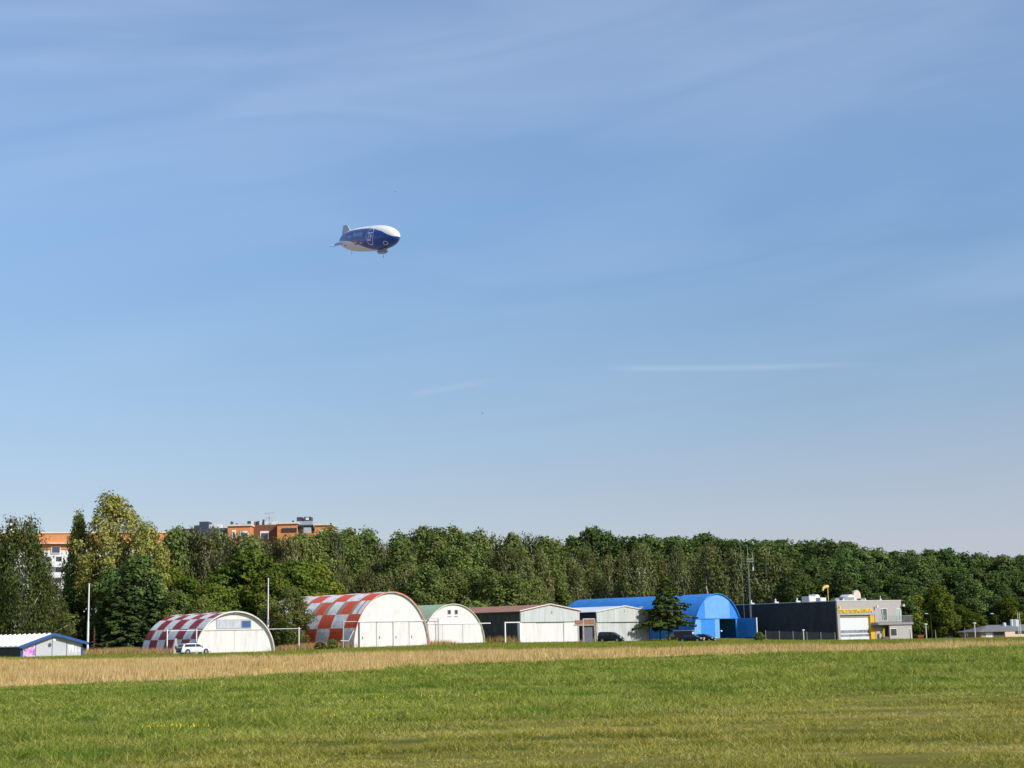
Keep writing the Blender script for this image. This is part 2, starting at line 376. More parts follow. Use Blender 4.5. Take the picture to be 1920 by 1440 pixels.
def pol(x, y): return 1-sm(-7, 7, y-E1(x)+12*(vnoise(x, y, 9, 31)-0.5)+5*(vnoise(x, y, 2.2, 32)-0.5))
x, y = wedge(1450000, 15, 125, 0.9)
y0_ = y < E2(x)+2.5*(vnoise(x, y, 2.5, 3)-0.5)
x, y = x[y0_], y[y0_]; po = pol(x, y); isol = rng.random(len(x)) < po
kk = rng.random(len(x)) < 0.35+1.0*sm(.3, .6, vnoise(x, y, 0.45+0*x, 61)); x, y, isol = x[kk], y[kk], isol[kk]
cl = vnoise(x, y, 0.45, 61); cl2 = vnoise(x, y, 2.6, 5); cl3 = vnoise(x, y, 9, 15)
h = np.where(isol, 0.02+0.10*cl**1.6*(.4+cl2), 0.03+0.20*cl**1.6*(.3+cl2)*(0.4+cl3))*(0.6+0.8*rng.random(len(x)))*(1+y/120)
wd = 0.0085*(0.6+rng.random(len(x)))*(y/18)**0.85
mi = np.where(isol, 0, np.where((vnoise(x, y, 3.0, 41)*vnoise(x, y, 0.8, 42) > 0.42) & (rng.random(len(x)) < .7), 2, 1))
stuff('mown_grass', blades(x, y, h*0.85, wd, 2.6),
      [blademat('mown_blade', [(0.115, 0.14, 0.018), (0.265, 0.275, 0.04), (0.43, 0.40, 0.08), (0.72, 0.59, 0.22)], 'a'),
       blademat('meadow_blade', [(0.075, 0.12, 0.018), (0.195, 0.25, 0.036), (0.36, 0.405, 0.065), (0.62, 0.58, 0.17)], 'b'),
       blademat('lush_blade', [(0.04, 0.09, 0.012), (0.09, 0.18, 0.022), (0.19, 0.30, 0.04), (0.32, 0.40, 0.07)], 'b')],
      'green and olive mown grass of the airfield', 'grass', mi)
x, y = wedge(760000, 50, 215, 0.75, 8)
k = (y > E2(x)+5*(vnoise(x, y, 3.0, 3)-0.5)) & (y < E3(x)+7*(vnoise(x, y, 6, 6)-0.5))
near = sm(0, 14, y-E2(x))
k &= rng.random(len(x)) < (0.35+0.65*near)*(0.35+0.65*sm(.25, .5, vnoise(x, y, 4, 51)))
x, y = x[k], y[k]; near = near[k]; cl = vnoise(x, y, 1.5, 8)*0.5+vnoise(x, y, 7, 9)*0.5
h = (0.16+0.62*cl**1.3*near)*(0.6+0.7*rng.random(len(x))); wd = 0.018*(0.6+rng.random(len(x)))*(y/60)**0.7
stuff('dry_grass', blades(x, y, h, wd, 0.55), [blademat('dry_blade', [(0.24, 0.20, 0.06), (0.52, 0.36, 0.13), (0.72, 0.51, 0.22), (0.84, 0.66, 0.35)], 'b', 0.3)],
      'band of tall straw coloured dry grass crossing the field before the hangars', 'grass')
x, y = wedge(300000, 120, 300, 0.8, 8)
k = (y > E3(x)-4*vnoise(x, y, 6, 6)); x, y = x[k], y[k]; cl = vnoise(x, y, 2.5, 10)
h = (0.10+0.16*cl)*(0.5+rng.random(len(x))); wd = 0.03*(0.6+rng.random(len(x)))*(y/140)
stuff('verge_grass', blades(x, y, h, wd, 0.8), [blademat('verge_blade', [(0.11, 0.15, 0.02), (0.20, 0.25, 0.03), (0.32, 0.32, 0.05), (0.45, 0.37, 0.10)], 'b')],
      'green grass strip between the dry band and the row of hangars', 'grass')
# weeds along the foot of the hangars and trees
WX = []; WY = []; WH = []
def weedline(pa, pb, n, h, spread=0.8):
    u = rng.random(n); WX.append(pa[0]+(pb[0]-pa[0])*u+rng.normal(0, spread, n)); WY.append(pa[1]+(pb[1]-pa[1])*u+rng.normal(0, spread, n)); WH.append(np.full(n, h))
for f, a, b_, n, h in [(f_h2, (-f_h2.W/2-0.7, 0.5), (-f_h2.W/2-0.9, 20), 3500, 1.0), (f_h4, (-f_h4.W/2-0.8, 1), (-f_h4.W/2-0.8, 24), 4000, 1.3),
                       (f_h1, (-f_h1.W/2-0.8, 2), (-f_h1.W/2-0.8, 24), 3500, 0.9), (f_h2, (f_h2.W/2, -0.3), (f_h2.W/2+5, -0.3), 500, 0.7),
                       (f_h5, (-f_h5.W/2-4, -1), (-f_h5.W/2-0.5, -0.6), 700, 0.6), (f_h3, (-2.0, -0.4), (-f_h3.W/2, -0.4), 350, 0.8),
                       (f_h1, (f_h1.W/2+0.5, -1), (f_h1.W/2+9, 2), 2500, 0.9)]:
    pa = f.world(*a); pb = f.world(*b_); weedline(pa, pb, n, h)
pa = G(165, 226); pb = G(275, 236); weedline(pa, pb, 3500, 0.9, 1.6)
x = np.concatenate(WX); y = np.concatenate(WY); h = np.concatenate(WH)*(0.4+0.8*rng.random(len(x)))
stuff('dry_weeds', blades(x, y, h, 0.05+0.03*rng.random(len(x)), 0.6), [blademat('weed_blade', [(0.14, 0.16, 0.04), (0.44, 0.30, 0.12), (0.60, 0.42, 0.20), (0.55, 0.32, 0.17)], 'b', 0.3)],
      'straw and rust coloured weeds growing along the feet of the hangars', 'weeds')
# yellow flowers and pale straw clumps in the field
fx_, fy_ = [], []
for px, py, n, s in [(323, 1372, 60, 0.35), (790, 1314, 60, 0.9), (610, 1350, 12, 2), (520, 1322, 8, 1.5), (540, 1338, 12, 1.0), (1730, 1290, 8, 1)]:
    p = g0(px, py); fx_.append(p.x+rng.normal(0, s, n)); fy_.append(p.y+rng.normal(0, s*0.8, n))
x = np.concatenate(fx_); y = np.concatenate(fy_)
Vf = blades(x, y, np.full(len(x), 0.16)*(0.8+0.4*rng.random(len(x))), np.full(len(x), 0.022), 0.3).reshape(-1, 3, 3)
Vf[:, 0, 2] += 0.11; Vf[:, 1, 2] += 0.11
stuff('yellow_flowers', Vf.reshape(-1, 3), [mat('yellow_petals', (0.75, 0.6, 0.03))], 'scattered small yellow wild flowers in the green grass', 'flowers')
# ------------------------------------------------------------------ hangars
def arch(W, H, n=44, p=2.0):
    o = []
    for i in range(n+1):
        t_ = math.pi*i/n; c_, s_ = math.cos(t_), math.sin(t_)
        o.append((-W/2*math.copysign(abs(c_)**(2/p), c_), H*abs(s_)**(2/p)))
    return o                                          # left foot -> top -> right foot
def shell(prof, y0, y1, th, mats, name, parent, rows=None, cols=None, pattern=None, over=0.0, ny=24, z0=-0.4, smooth=True):
    """a thin curved roof: outer skin with UV in metres and an inner skin"""
    prof = [(prof[0][0], z0)]+list(prof)+[(prof[-1][0], z0)]
    pr = np.array(prof); seg = np.r_[0, np.cumsum(np.hypot(*(pr[1:]-pr[:-1]).T))]
    ysn = np.linspace(y0-over, y1, ny+1); mb = MB(); n = len(prof)
    cen = np.array([0, pr[:, 1].max()*0.35])
    dirs = pr-cen; dirs /= np.linalg.norm(dirs, axis=1)[:, None]
    for off in (0.0, -th):
        vs = [(p[0]+d[0]*off, yy, p[1]+d[1]*off) for yy in ysn for p, d in zip(pr, dirs)]
        fs = []; ms = []
        for j in range(ny):
            for i in range(n-1):
                q = (j*n+i, j*n+i+1, (j+1)*n+i+1, (j+1)*n+i)
                fs.append(q if off == 0 else q[::-1])
                ms.append(pattern((seg[i]+seg[i+1])/2/seg[-1], (ysn[j]+ysn[j+1])/2) if pattern and off == 0 else 0)
        o = len(mb.v); mb.v += vs; mb.f += [tuple(k+o for k in q) for q in fs]; mb.m += ms
    o2 = (ny+1)*n
    for i in range(n-1):
        mb.f.append((i+1, i, o2+i, o2+i+1)); mb.m.append(0)
        e = ny*n; mb.f.append((e+i, e+i+1, o2+e+i+1, o2+e+i)); mb.m.append(0)
    ob = mb.build(name, mats, parent, smooth=False)
    return ob
def arch_x(prof, z, side):                           # half width of the profile at height z
    pts = [p for p in prof if (p[0] <= 0) == (side < 0)]
    pts.sort(key=lambda p: p[1]); return float(np.interp(z, [p[1] for p in pts], [p[0] for p in pts]))
def trim(prof, r, y, m, name, parent):
    mb = MB(); mb.tube([(x, y, z) for x, z in prof], r, k=6); return mb.build(name, m, parent)
def back_wall(prof, y, m, parent):
    MB().prism_y([(x*0.985, max(z*0.985, -0.3)) for x, z in prof][::-1], y-0.15, y).build('back_wall', m, parent)
white = mat('hangar_white', (0.66, 0.65, 0.63), 0.55, 0.05, 0.8, dirt=(0.40, 0.35, 0.28), dirt_amt=0.42, stretch=(1, 1, 0.4), bump=0.1, bscale=3)
white_door = mat('door_white', (0.65, 0.64, 0.62), 0.5, 0.05, 1.4, dirt=(0.45, 0.40, 0.34), dirt_amt=0.42, stretch=(1.5, 1.5, 0.3), ribs=0.0, bump=0.12, bscale=6, bstretch=(6, 6, 0.3))
gap = mat('dark_gap', (0.08, 0.08, 0.085), 0.8)
steel_white = mat('white_steel', (0.72, 0.71, 0.68), 0.45, 0.08, 3)
steel_grey = mat('grey_steel', (0.36, 0.37, 0.37), 0.5, 0.12, 3)
rust = mat('rust_steel', (0.22, 0.10, 0.05), 0.8, 0.35, 6, dirt=(0.40, 0.30, 0.25), dirt_amt=0.5, dirt_scale=4)
bl = dict(bump=0.25, bscale=1.2, bstretch=(1, 1, 1), ribs=0.35, ribaxis=1, ribstr=.12)
maroon = mat('maroon_sheet', (0.33, 0.028, 0.032), 0.45, 0.22, 0.9, dirt=(0.12, 0.03, 0.03), dirt_amt=0.8, dirt_scale=1.2, **bl)
pale = mat('pale_sheet', (0.76, 0.76, 0.72), 0.45, 0.12, 0.8, dirt=(0.38, 0.38, 0.36), dirt_amt=0.7, dirt_scale=1.3, stretch=(1, 1, 0.6), **bl)
redor = mat('orange_red_sheet', (0.72, 0.095, 0.022), 0.45, 0.22, 0.9, dirt=(0.30, 0.05, 0.03), dirt_amt=0.8, dirt_scale=0.9, **bl)
pale2 = mat('faded_white_sheet', (0.80, 0.78, 0.74), 0.45, 0.15, 0.7, dirt=(0.34, 0.36, 0.36), dirt_amt=0.85, dirt_scale=1.1, **bl)
tan = mat('patched_sheet', (0.36, 0.27, 0.19), 0.6, 0.15, 1.5, dirt=(0.25, 0.14, 0.1), dirt_amt=0.5)
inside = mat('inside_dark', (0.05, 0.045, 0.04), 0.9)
th = math.tau
# ---- maroon and white checkered hangar
f = f_h1; H1 = f.fz((364+512)/2, 1146.5); W = f.W; L1 = 18
h = thing('arched_hangar', 'low arched hangar with maroon and white checkered roof, white gable and a blue window pane', 'hangar', f.loc, f.th, 'arched hangars of the airfield row')
pr = arch(W, H1)
def pat1(u, y): return (int((u-0.03)*10.5)+int((y+0.6)/(L1/6.6)))%2
shell(pr, 0, L1, 0.12, [pale, maroon], 'roof', h, pattern=pat1, over=0.5, ny=56)
gw = MB(); gw.prism_y([(x*0.985, z*0.975) for x, z in [(-W/2, -0.3)]+pr+[(W/2, -0.3)]][::-1], 0.1, 0.3); gw.build('gable_wall', white, h)
x0, z1 = f.pt(407, 1163); x1, z0 = f.pt(452, 1177.5); x2 = f.fx(470)
zr = f.fz(440, 1180.5)                                # rail height
wn = MB(); wn.box(x0-0.1, x2+0.12, 0.03, 0.098, z0-0.1, z1+0.1)
wn = wn.build('window', steel_grey, h)
MB().box(x0+.05, x1-0.05, 0.01, 0.028, z0, z1).build('pane', mat('milky_pane', (0.42, 0.45, 0.49), 0.35, 0.25, 1.6, stretch=(2, 1, 0.4)), wn)
MB().box(x1+0.1, x2, 0.01, 0.028, z0+0.05, z1-0.15).build('pane', mat('blue_pane', (0.05, 0.10, 0.28), 0.3, 0.2, 1.0), wn)
for a, b_ in ((-1, 0.0), (0.0, 1)):
    xa = arch_x(pr, 0.2, -1)*0.995 if a < 0 else 0.02; xb = -0.02 if a < 0 else arch_x(pr, 0.2, 1)*0.995
    pts = [(xa, 0.0), (xb, 0.0)]
    if a < 0: pts = [(-W/2*.99, 0.0), (-0.02, 0.0), (-0.02, zr-.1)]+[(arch_x(pr, z, -1)*.99, z) for z in np.linspace(zr-.1, 0.3, 6)]
    else: pts = [(0.02, 0.0), (W/2*.99, 0.0)]+[(arch_x(pr, z, 1)*.99, z) for z in np.linspace(0.3, zr-.1, 6)]+[(0.02, zr-.1)]
    MB().prism_y(pts, 0.0, 0.095).build('door', white_door, h)
MB().box(-0.02, 0.02, 0.03, 0.09, 0, zr-.1).build('door_gap', gap, h)
xl = f.fx(305); xr = f.fx(563)
MB().box(xl, xr, -0.16, -0.02, zr-0.04, zr+0.03).build('door_rail', steel_white, h)
for px in (312, 367, 559):
    xx = f.fx(px); MB().box(xx-0.065, xx+0.065, -0.3, -0.17, -1.0, zr+0.2).build('rail_post', steel_white, h)
trim(arch(W*1.0, H1+0.03), 0.06, -0.42, mat('grey_edge', (0.42, 0.38, 0.36), 0.6), 'roof_edge', h)
back_wall(pr, L1, white, h)
# ---- orange and white checkered hangar
f = f_h2; W = f.W; H2 = f.fz(738, 1109.5); L2 = 25
h = thing('arched_hangar', 'tall arched hangar with orange red and white checkered roof and four white sliding doors', 'hangar', f.loc, f.th, 'arched hangars of the airfield row')
pr = arch(W, H2)
def pat2(u, y):
    r = int((u-0.03)*10.0); c_ = (y+0.4)/3.2; k = (r+int(c_)) % 2
    if True:
        if r == 2 and ((c_ % 1) > 0.72 or (int(c_) == 0 and .3 < c_ < .48)) and int(c_) < 6: return 2
    return k
shell(pr, 0, L2, 0.12, [pale2, redor, tan], 'roof', h, pattern=pat2, over=0.3, ny=76)
MB().prism_y([(x*0.985, z*0.985) for x, z in [(-W/2, -0.3)]+pr+[(W/2, -0.3)]][::-1], 0.12, 0.3).build('gable_wall', white, h)
trim(pr, 0.06, -0.3, redor, 'roof_edge', h)
zr = f.fz(735, 1163)
MB().box(f.fx(671), f.fx(799), -0.12, 0.0, zr-0.22, zr).build('door_rail', white, h)
ed = [f.fx(v) for v in (674, 706, 737, 767, 793)]
for i in range(4):
    yy = 0.02 if i % 2 else -0.02
    dd = MB().box(ed[i]+0.06, ed[i+1]-0.06, yy, yy+0.07, -0.1, zr-0.23).build('door', white_door, h); MB().box(ed[i]+0.5, ed[i]+0.62, yy-0.06, yy-0.003, 1.2, 1.6).build('handle', gap, dd)
MB().box(ed[0]-0.16, ed[0]+0.03, 0.0, 0.11, -0.1, zr-0.23).build('door_gap', gap, h)
for i in (1, 2, 3): MB().box(ed[i]-0.055, ed[i]+0.055, 0.03, 0.11, -0.1, zr-0.24).build('door_gap', gap, h)
xx = f.fx(643); a = MB(); a.box(xx-0.06, xx+0.06, -0.1, 0.02, -1.2, zr-0.05); a.box(xx, -W/2*0.86, -0.1, 0.02, zr-0.17, zr-0.06)
a.build('rail_frame', steel_grey, h)
a = MB(); x1_, z1_ = f.pt(663, 1182); x2_, z2_ = f.pt(653, 1202); x3_, z3_ = f.pt(638, 1201)
a.tube([(x1_, -0.06, z1_), (x2_, -0.06, z2_), (x3_, -0.06, z3_)], 0.05, k=6); a.build('brace', steel_white, h)
back_wall(pr, L2, white, h)
# ---- green roofed arched hangar
f = f_h3; W = f.W; H3 = f.fz(850, 1132.5); L3 = 26
h = thing('arched_hangar', 'small arched hangar with pale green roof and two little gable windows', 'hangar', f.loc, f.th, 'arched hangars of the airfield row')
pr = arch(W, H3)
shell(pr, 0, L3, 0.12, [mat('pale_green_roof', (0.30, 0.42, 0.27), 0.5, 0.12, 0.7, dirt=(0.34, 0.30, 0.18), dirt_amt=0.4, **bl)], 'roof', h, over=0.1)
MB().prism_y([(x*0.985, z*0.985) for x, z in [(-W/2, -0.3)]+pr+[(W/2, -0.3)]][::-1], 0.12, 0.3).build('gable_wall', white, h)
trim(pr, 0.05, -0.12, mat('cream_edge', (0.72, 0.70, 0.50), 0.6), 'roof_edge', h)
zr = f.fz(850, 1169)
ed = [f.fx(v) for v in (803, 830, 868, 903)]
for i in range(3): MB().box(ed[i]+0.04, ed[i+1]-0.04, 0.02+0.02*(i % 2), 0.1, -0.1, zr-0.12).build('door', white_door, h)
MB().box(ed[0]-0.1, f.fx(920), -0.08, 0.02, zr-0.10, zr+0.03).build('door_rail', steel_white, h)
xx = f.fx(818); a = MB(); a.box(xx-0.07, xx+0.07, -0.6, -0.46, -0.3, f.fz(818, 1159.5)); a.box(xx-2.5, xx+0.8, -0.56, -0.50, f.fz(818, 1160.5), f.fz(818, 1159.7)); a.build('rail_frame', steel_grey, h)
for px in (843, 856):
    x_, z_ = f.pt(px, 1147.5); wo_ = MB().box(x_-0.36, x_+0.36, 0.06, 0.118, z_-0.38, z_+0.38).build('window', steel_grey, h)
    MB().box(x_-0.28, x_+0.28, 0.04, 0.058, z_-0.30, z_+0.30).build('pane', glass('window_glass'), wo_)
    MB().box(x_-0.42, x_+0.42, 0.0, 0.058, z_-0.75, z_-0.69).build('sill', steel_grey, h)
back_wall(pr, L3, white, h)
# ---- gabled sheds 4 and 5
def gabled(f, name, label, He, Hp, xp, L, wallm, roofm, upm, zmid, doors, doorm, roof_t=0.12, over=0.35):
    W = f.W; h = thing(name, label, 'hangar', f.loc, f.th, 'gabled metal hangars of the airfield row')
    MB().box(-W/2+0.1, -W/2+0.25, 0.3, L, -0.4, He-0.1).build('side_wall', wallm, h)
    MB().box(W/2-0.25, W/2-0.1, 0.3, L, -0.4, He-0.1).build('side_wall', wallm, h)
    MB().prism_y([(-W/2+0.26, -0.3), (W/2-0.26, -0.3), (W/2-0.26, He-0.12), (xp, Hp-0.15), (-W/2+0.26, He-0.12)], L-0.2, L-0.05).build('back_wall', wallm, h)
    r = MB(); r.prism_y([(-W/2-over, He-0.12), (-W/2-over, He), (xp, Hp), (xp, Hp-0.12)][::-1], -0.3, L+0.2)
    r.prism_y([(xp+0.001, Hp-0.12), (xp+0.001, Hp), (W/2+over, He), (W/2+over, He-0.12)][::-1], -0.3, L+0.2)
    rf = r.build('roof', roofm, h)
    MB().prism_y([(-W/2+0.05, zmid), (W/2-0.05, zmid), (W/2-0.05, He-0.14), (xp, Hp-0.14), (-W/2+0.05, He-0.14)], -0.12, 0.1).build('gable_wall', upm, h)
    for i, (a, b_) in enumerate(doors):
        MB().box(a+0.03, b_-0.03, 0.1+0.1*(i % 2), 0.19+0.1*(i % 2), -0.1, zmid-0.03).build('door', doorm, h)
    for a in (doors[0][0]-0.05, doors[0][1], doors[-1][1]+0.05):
        MB().box(a-0.05, a+0.05, 0.3, 0.36, -0.1, zmid-0.04).build('door_gap', gap, h)
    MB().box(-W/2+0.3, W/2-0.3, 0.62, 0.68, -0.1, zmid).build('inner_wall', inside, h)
    return h, rf
f = f_h4; He = f.fz(976, 1146); Hp = f.fz(1031, 1133); xp = f.fx(1031); zm = f.fz(1030, 1166)
corr = mat('corrugated_grey', (0.50, 0.52, 0.51), 0.45, 0.10, 1.0, dirt=(0.32, 0.34, 0.35), dirt_amt=0.6, dirt_scale=1.2, stretch=(3, 3, 0.25), ribs=0.75)
rr = mat('rusty_roof', (0.30, 0.13, 0.09), 0.7, 0.3, 1.0, dirt=(0.46, 0.34, 0.27), dirt_amt=0.6, dirt_scale=0.8, stretch=(0.5, 3, 0.5), ribs=1.0, ribaxis=1)
wood = mat('weathered_dark_wood', (0.055, 0.05, 0.045), 0.9, 0.3, 3.0, dirt=(0.16, 0.16, 0.16), dirt_amt=0.8, dirt_scale=1.6, stretch=(1, 4, 0.35), ribs=0.3, ribaxis=1)
h, rf = gabled(f, 'gabled_hangar', 'gabled hangar with rusty red roof, dark plank side wall and clean white doors', He, Hp, xp, 27, wood, rr, corr, zm,
           [(f.fx(980), f.fx(1006)), (f.fx(1006), f.fx(1058)), (f.fx(1058), f.fx(1085))], white_door)
tr_ = MB(); tr_.prism_y([(-f.W/2-0.35, He+0.01), (xp, Hp+0.01), (f.W/2+0.35, He+0.01), (f.W/2+0.35, He+0.13), (xp, Hp+0.13), (-f.W/2-0.35, He+0.13)], -0.36, -0.28); tr_.build('roof_edge', steel_white, h)
MB().box(-f.W/2-0.05, -f.W/2+0.5, 0.02, 0.6, -0.4, zm).build('corner_post', steel_white, h)
MB().box(f.W/2-0.45, f.W/2-0.12, 0.02, 0.6, -0.4, zm).build('corner_post', steel_grey, h)
x_ = f.fx(947); z_ = f.fz(947, 1166)
MB().box(x_-0.09, x_+0.13, -0.1, 0.05, -0.4, z_).box(x_, -f.W/2-0.06, -0.1, 0.05, z_-0.18, z_-0.02).build('rail_frame', steel_white, h)
x_, z_ = f.pt(1033, 1148); MB().tube([(x_, -0.13, z_-0.3), (x_+0.1, -0.3, z_), (x_+0.02, -0.13, z_+0.25)], 0.05, 6).build('lamp_bracket', steel_grey, h)
f = f_h5; He = f.fz(1119, 1147); Hp = f.fz(1171, 1136); xp = f.fx(1171); zm = f.fz(1170, 1166)
corr2 = mat('galvanised_sheet', (0.44, 0.46, 0.45), 0.5, 0.12, 0.9, dirt=(0.62, 0.62, 0.58), dirt_amt=0.7, dirt_scale=0.7, stretch=(1.6, 1.6, 0.15), ribs=0.5)
wr = mat('pale_grey_roof', (0.66, 0.67, 0.68), 0.45, 0.08, 1.0, ribs=1.0, ribaxis=1)
navy = mat('dark_blue_wall', (0.04, 0.05, 0.075), 0.7, 0.2, 2)
h, rf = gabled(f, 'gabled_hangar', 'gabled hangar of weathered grey metal sheets with pale roof and pine shadow on its corner', He, Hp, xp, 26, navy, wr, corr2, zm,
           [(f.fx(1121), f.fx(1146)), (f.fx(1146), f.fx(1195)), (f.fx(1195), f.fx(1218))], corr2)
tr_ = MB(); tr_.prism_y([(-f.W/2-0.35, He+0.01), (xp, Hp+0.01), (f.W/2+0.35, He+0.01), (f.W/2+0.35, He+0.10), (xp, Hp+0.10), (-f.W/2-0.35, He+0.10)], -0.36, -0.28); tr_.build('roof_edge', steel_white, h)
x_, z_ = f.pt(1169, 1142); MB().tube([(x_, -0.13, z_-0.9), (x_+0.1, -0.28, z_-0.3), (x_, -0.13, z_+0.2)], 0.06, 6).build('lamp_bracket', steel_white, h)
MB().box(-f.W/2+0.02, -f.W/2+0.35, 0.02, 0.6, -0.4, zm).build('corner_post', mat('beige_panel', (0.42, 0.36, 0.33), 0.8), h)
# rusty frame between the two gabled hangars
a = Front(1094, 1205, 256, TH, pxr=1115)
t_ = thing('door_frame', 'rust stained tubular gate frame standing between the two gabled hangars', 'gate frame', a.world(-a.W/2, 0), a.th)
zt = a.fz(1105, 1161)
for xx in (0.0, a.W): MB().tube([(xx, 0, -0.4), (xx, 0, zt)], 0.16, 8).build('post', mat('peeling_cream_paint', (0.42, 0.36, 0.33), 0.8, 0.3, 5, dirt=(0.2, 0.12, 0.09), dirt_amt=0.8, dirt_scale=3), t_)
MB().tube([(0, 0, zt), (a.W, 0, zt)], 0.13, 8).tube([(-2.2, 0, zt-1.0), (a.W-0.2, 0, zt-1.0)], 0.10, 8).build('rail', MATS['peeling_cream_paint'], t_)
MB().box(-2.0, a.W-0.2, -0.03, 0.03, zt-0.88, zt-0.14).build('board', rust, t_)
MB().box(0.2, a.W-0.2, 0.3, 0.36, -0.4, zt-1.15).build('gate_panel', mat('slate_panel', (0.10, 0.11, 0.13), 0.8, 0.15), t_)
# ---- blue arched hangar
f = f_h6; W = f.W; H6 = f.fz(1347, 1113); L6 = 37
h = thing('arched_hangar', 'long bright blue arched hangar with tan skylights and one open door', 'hangar', f.loc, f.th, 'arched hangars of the airfield row')
pr = arch(W, H6)
blue = mat('blue_sheet', (0.03, 0.21, 0.60), 0.5, 0.12, 0.5, dirt=(0.03, 0.14, 0.42), dirt_amt=0.7, dirt_scale=0.7, ribs=0.9, ribaxis=1, ribstr=.12)
lblue = mat('light_blue_sheet', (0.15, 0.37, 0.74), 0.5, 0.08, 1.0, dirt=(0.10, 0.28, 0.62), dirt_amt=0.5, ribs=0.6)
mblue = mat('mid_blue_sheet', (0.04, 0.23, 0.66), 0.5, 0.08, 1.0, ribs=0.7)
shell(pr, 0, L6, 0.12, [blue], 'roof', h, over=0.2, ny=20)
trim(pr, 0.08, -0.2, mblue, 'roof_edge', h)
zr = f.fz(1345, 1159.5); xo = f.fx(1350); xo2 = f.fx(1381)
ptsu = [(arch_x(pr, zr, -1)*.985, zr)]+[(x*.985, z*.985) for x, z in pr if z > zr*1.02]+[(arch_x(pr, zr, 1)*.985, zr)]
MB().prism_y(ptsu[::-1], 0.10, 0.28).build('gable_wall', mblue, h)
xa, xb = f.fx(1323), f.fx(1370)
top = [(x, z) for x, z in pr if xa < x < xb]
MB().prism_y([(xa, zr+.03), (xb, zr+.03)]+[(xb, arch_x([(z, x) for x, z in pr if x > 0], xb, 1)*.97 if False else H6*math.sqrt(max(0, 1-(2*xb/W)**2))*.97)]+[(x, z*.97) for x, z in top[::-1]]+[(xa, H6*math.sqrt(1-(2*xa/W)**2)*.97)], 0.04, 0.098).build('gable_panel', lblue, h)
ptsl = [(-W/2*.985, 0), (f.fx(1315), 0), (f.fx(1315), zr-.03)]+[(arch_x(pr, z, -1)*.985, z) for z in np.linspace(zr-.03, 0.3, 6)]
MB().prism_y(ptsl, 0.08, 0.2).build('wall_panel', lblue, h)
MB().box(f.fx(1315)+.01, f.fx(1341), 0.10, 0.2, 0, zr-.03).build('door', mblue, h)
MB().box(f.fx(1341)+.01, xo, 0.06, 0.2, 0, zr-.03).build('wall_panel', lblue, h)
MB().box(arch_x(pr, zr, -1), arch_x(pr, zr, 1)*1.02, -0.02, 0.06, zr-0.10, zr+0.02).build('door_rail', blue, h)
MB().prism_y([(xo2, 0), (W/2*.985, 0)]+[(arch_x(pr, z, 1)*.985, z) for z in np.linspace(0.3, zr-.1, 6)]+[(xo2, zr-.1)], 0.1, 0.2).build('wall_panel', mblue, h)
# open leaf swung forward from the right jamb
yo = -4.6
MB().box(xo2+0.5, xo2+0.62, yo, 0.0, 0, zr-.05).build('open_door', blue, h)
MB().box(xo2+0.47, xo2+0.72, yo-0.14, yo-0.01, -0.1, zr+0.02).build('lit_door_end', steel_white, h)  # white strip paints the sunlit end of the open leaf
x_, z_ = f.pt(1351, 1183); MB().box(x_, x_+0.45, -0.1, 0.04, z_-0.12, z_+0.14).build('door_latch', steel_white, h)
x_, z_ = f.pt(1360, 1172); mm = MB(); mm.box(xo+1.0, xo2+1.0, 7, 7.3, 0, zr*0.62); mm.box(xo+1.0, xo2+1.0, 7, 7.2, zr*0.66, zr*0.95); mm.build('inner_shelf', mat('brown_shelf', (0.12, 0.08, 0.06), 0.9, 0.3, 1), h)
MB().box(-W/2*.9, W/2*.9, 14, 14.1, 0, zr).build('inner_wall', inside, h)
back_wall(pr, L6, blue, h)
skm = mat('tan_skylight', (0.50, 0.44, 0.34), 0.5, 0.12, 2)
for ys_ in (4.2, 9.6, 15.0, 20.4, 25.8, 31.2):  # skylights lie on the left flank of the barrel
    mb = MB(); a0, a1 = 0.66, 0.86
    for i in range(6):
        u0 = a0+(a1-a0)*i/6; u1 = a0+(a1-a0)*(i+1)/6; q = []
        for u in (u0, u1):
            for y_ in (ys_, ys_+0.9): q.append((-(W/2+0.05)*math.cos(u), y_, (H6+0.05)*math.sin(u)))
        mb.add([q[0], q[1], q[3], q[2]], [(0, 1, 2, 3)])
    ob = mb.build('skylight', skm, h); so_ = ob.modifiers.new('s', 'SOLIDIFY'); so_.thickness = 0.05; so_.offset = 0
# ---- blue trimmed low shed
f = f_shed; W = f.W; Hp = f.fz(98, 1188); xp = f.fx(98); He = f.fz(37, 1212); Her = f.fz(157, 1205); L = 26
h = thing('low_shed', 'low shed with white ribbed roof, blue trim and pink graffiti on its grey doors', 'shed', f.loc, f.th)
trimm = mat('shed_blue', (0.025, 0.085, 0.28), 0.45, 0.1)
MB().box(-W/2+.05, -W/2+0.2, 0.1, L, -0.4, He-.1).build('side_wall', mat('shed_dark_wall', (0.07, 0.07, 0.065), 0.8, 0.2), h)
MB().box(W/2-.2, W/2-0.05, 0.1, L, -0.4, Her-.1).build('side_wall', MATS['shed_dark_wall'], h)
MB().prism_y([(-W/2+.21, -.3), (W/2-.21, -.3), (W/2-.21, Her-.12), (xp, Hp-.15), (-W/2+.21, He-.12)], L-.2, L-.05).build('back_wall', MATS['shed_dark_wall'], h)
shr = mat('shed_white_roof', (0.72, 0.71, 0.69), 0.5, 0.05)
r = MB(); r.prism_y([(-W/2-0.35, He-0.1), (-W/2-0.35, He), (xp, Hp), (xp, Hp-0.1)][::-1], -0.55, L+.2)
r.prism_y([(xp+.001, Hp-0.1), (xp+.001, Hp), (W/2+0.35, Her), (W/2+0.35, Her-0.1)][::-1], -0.55, L+.2)
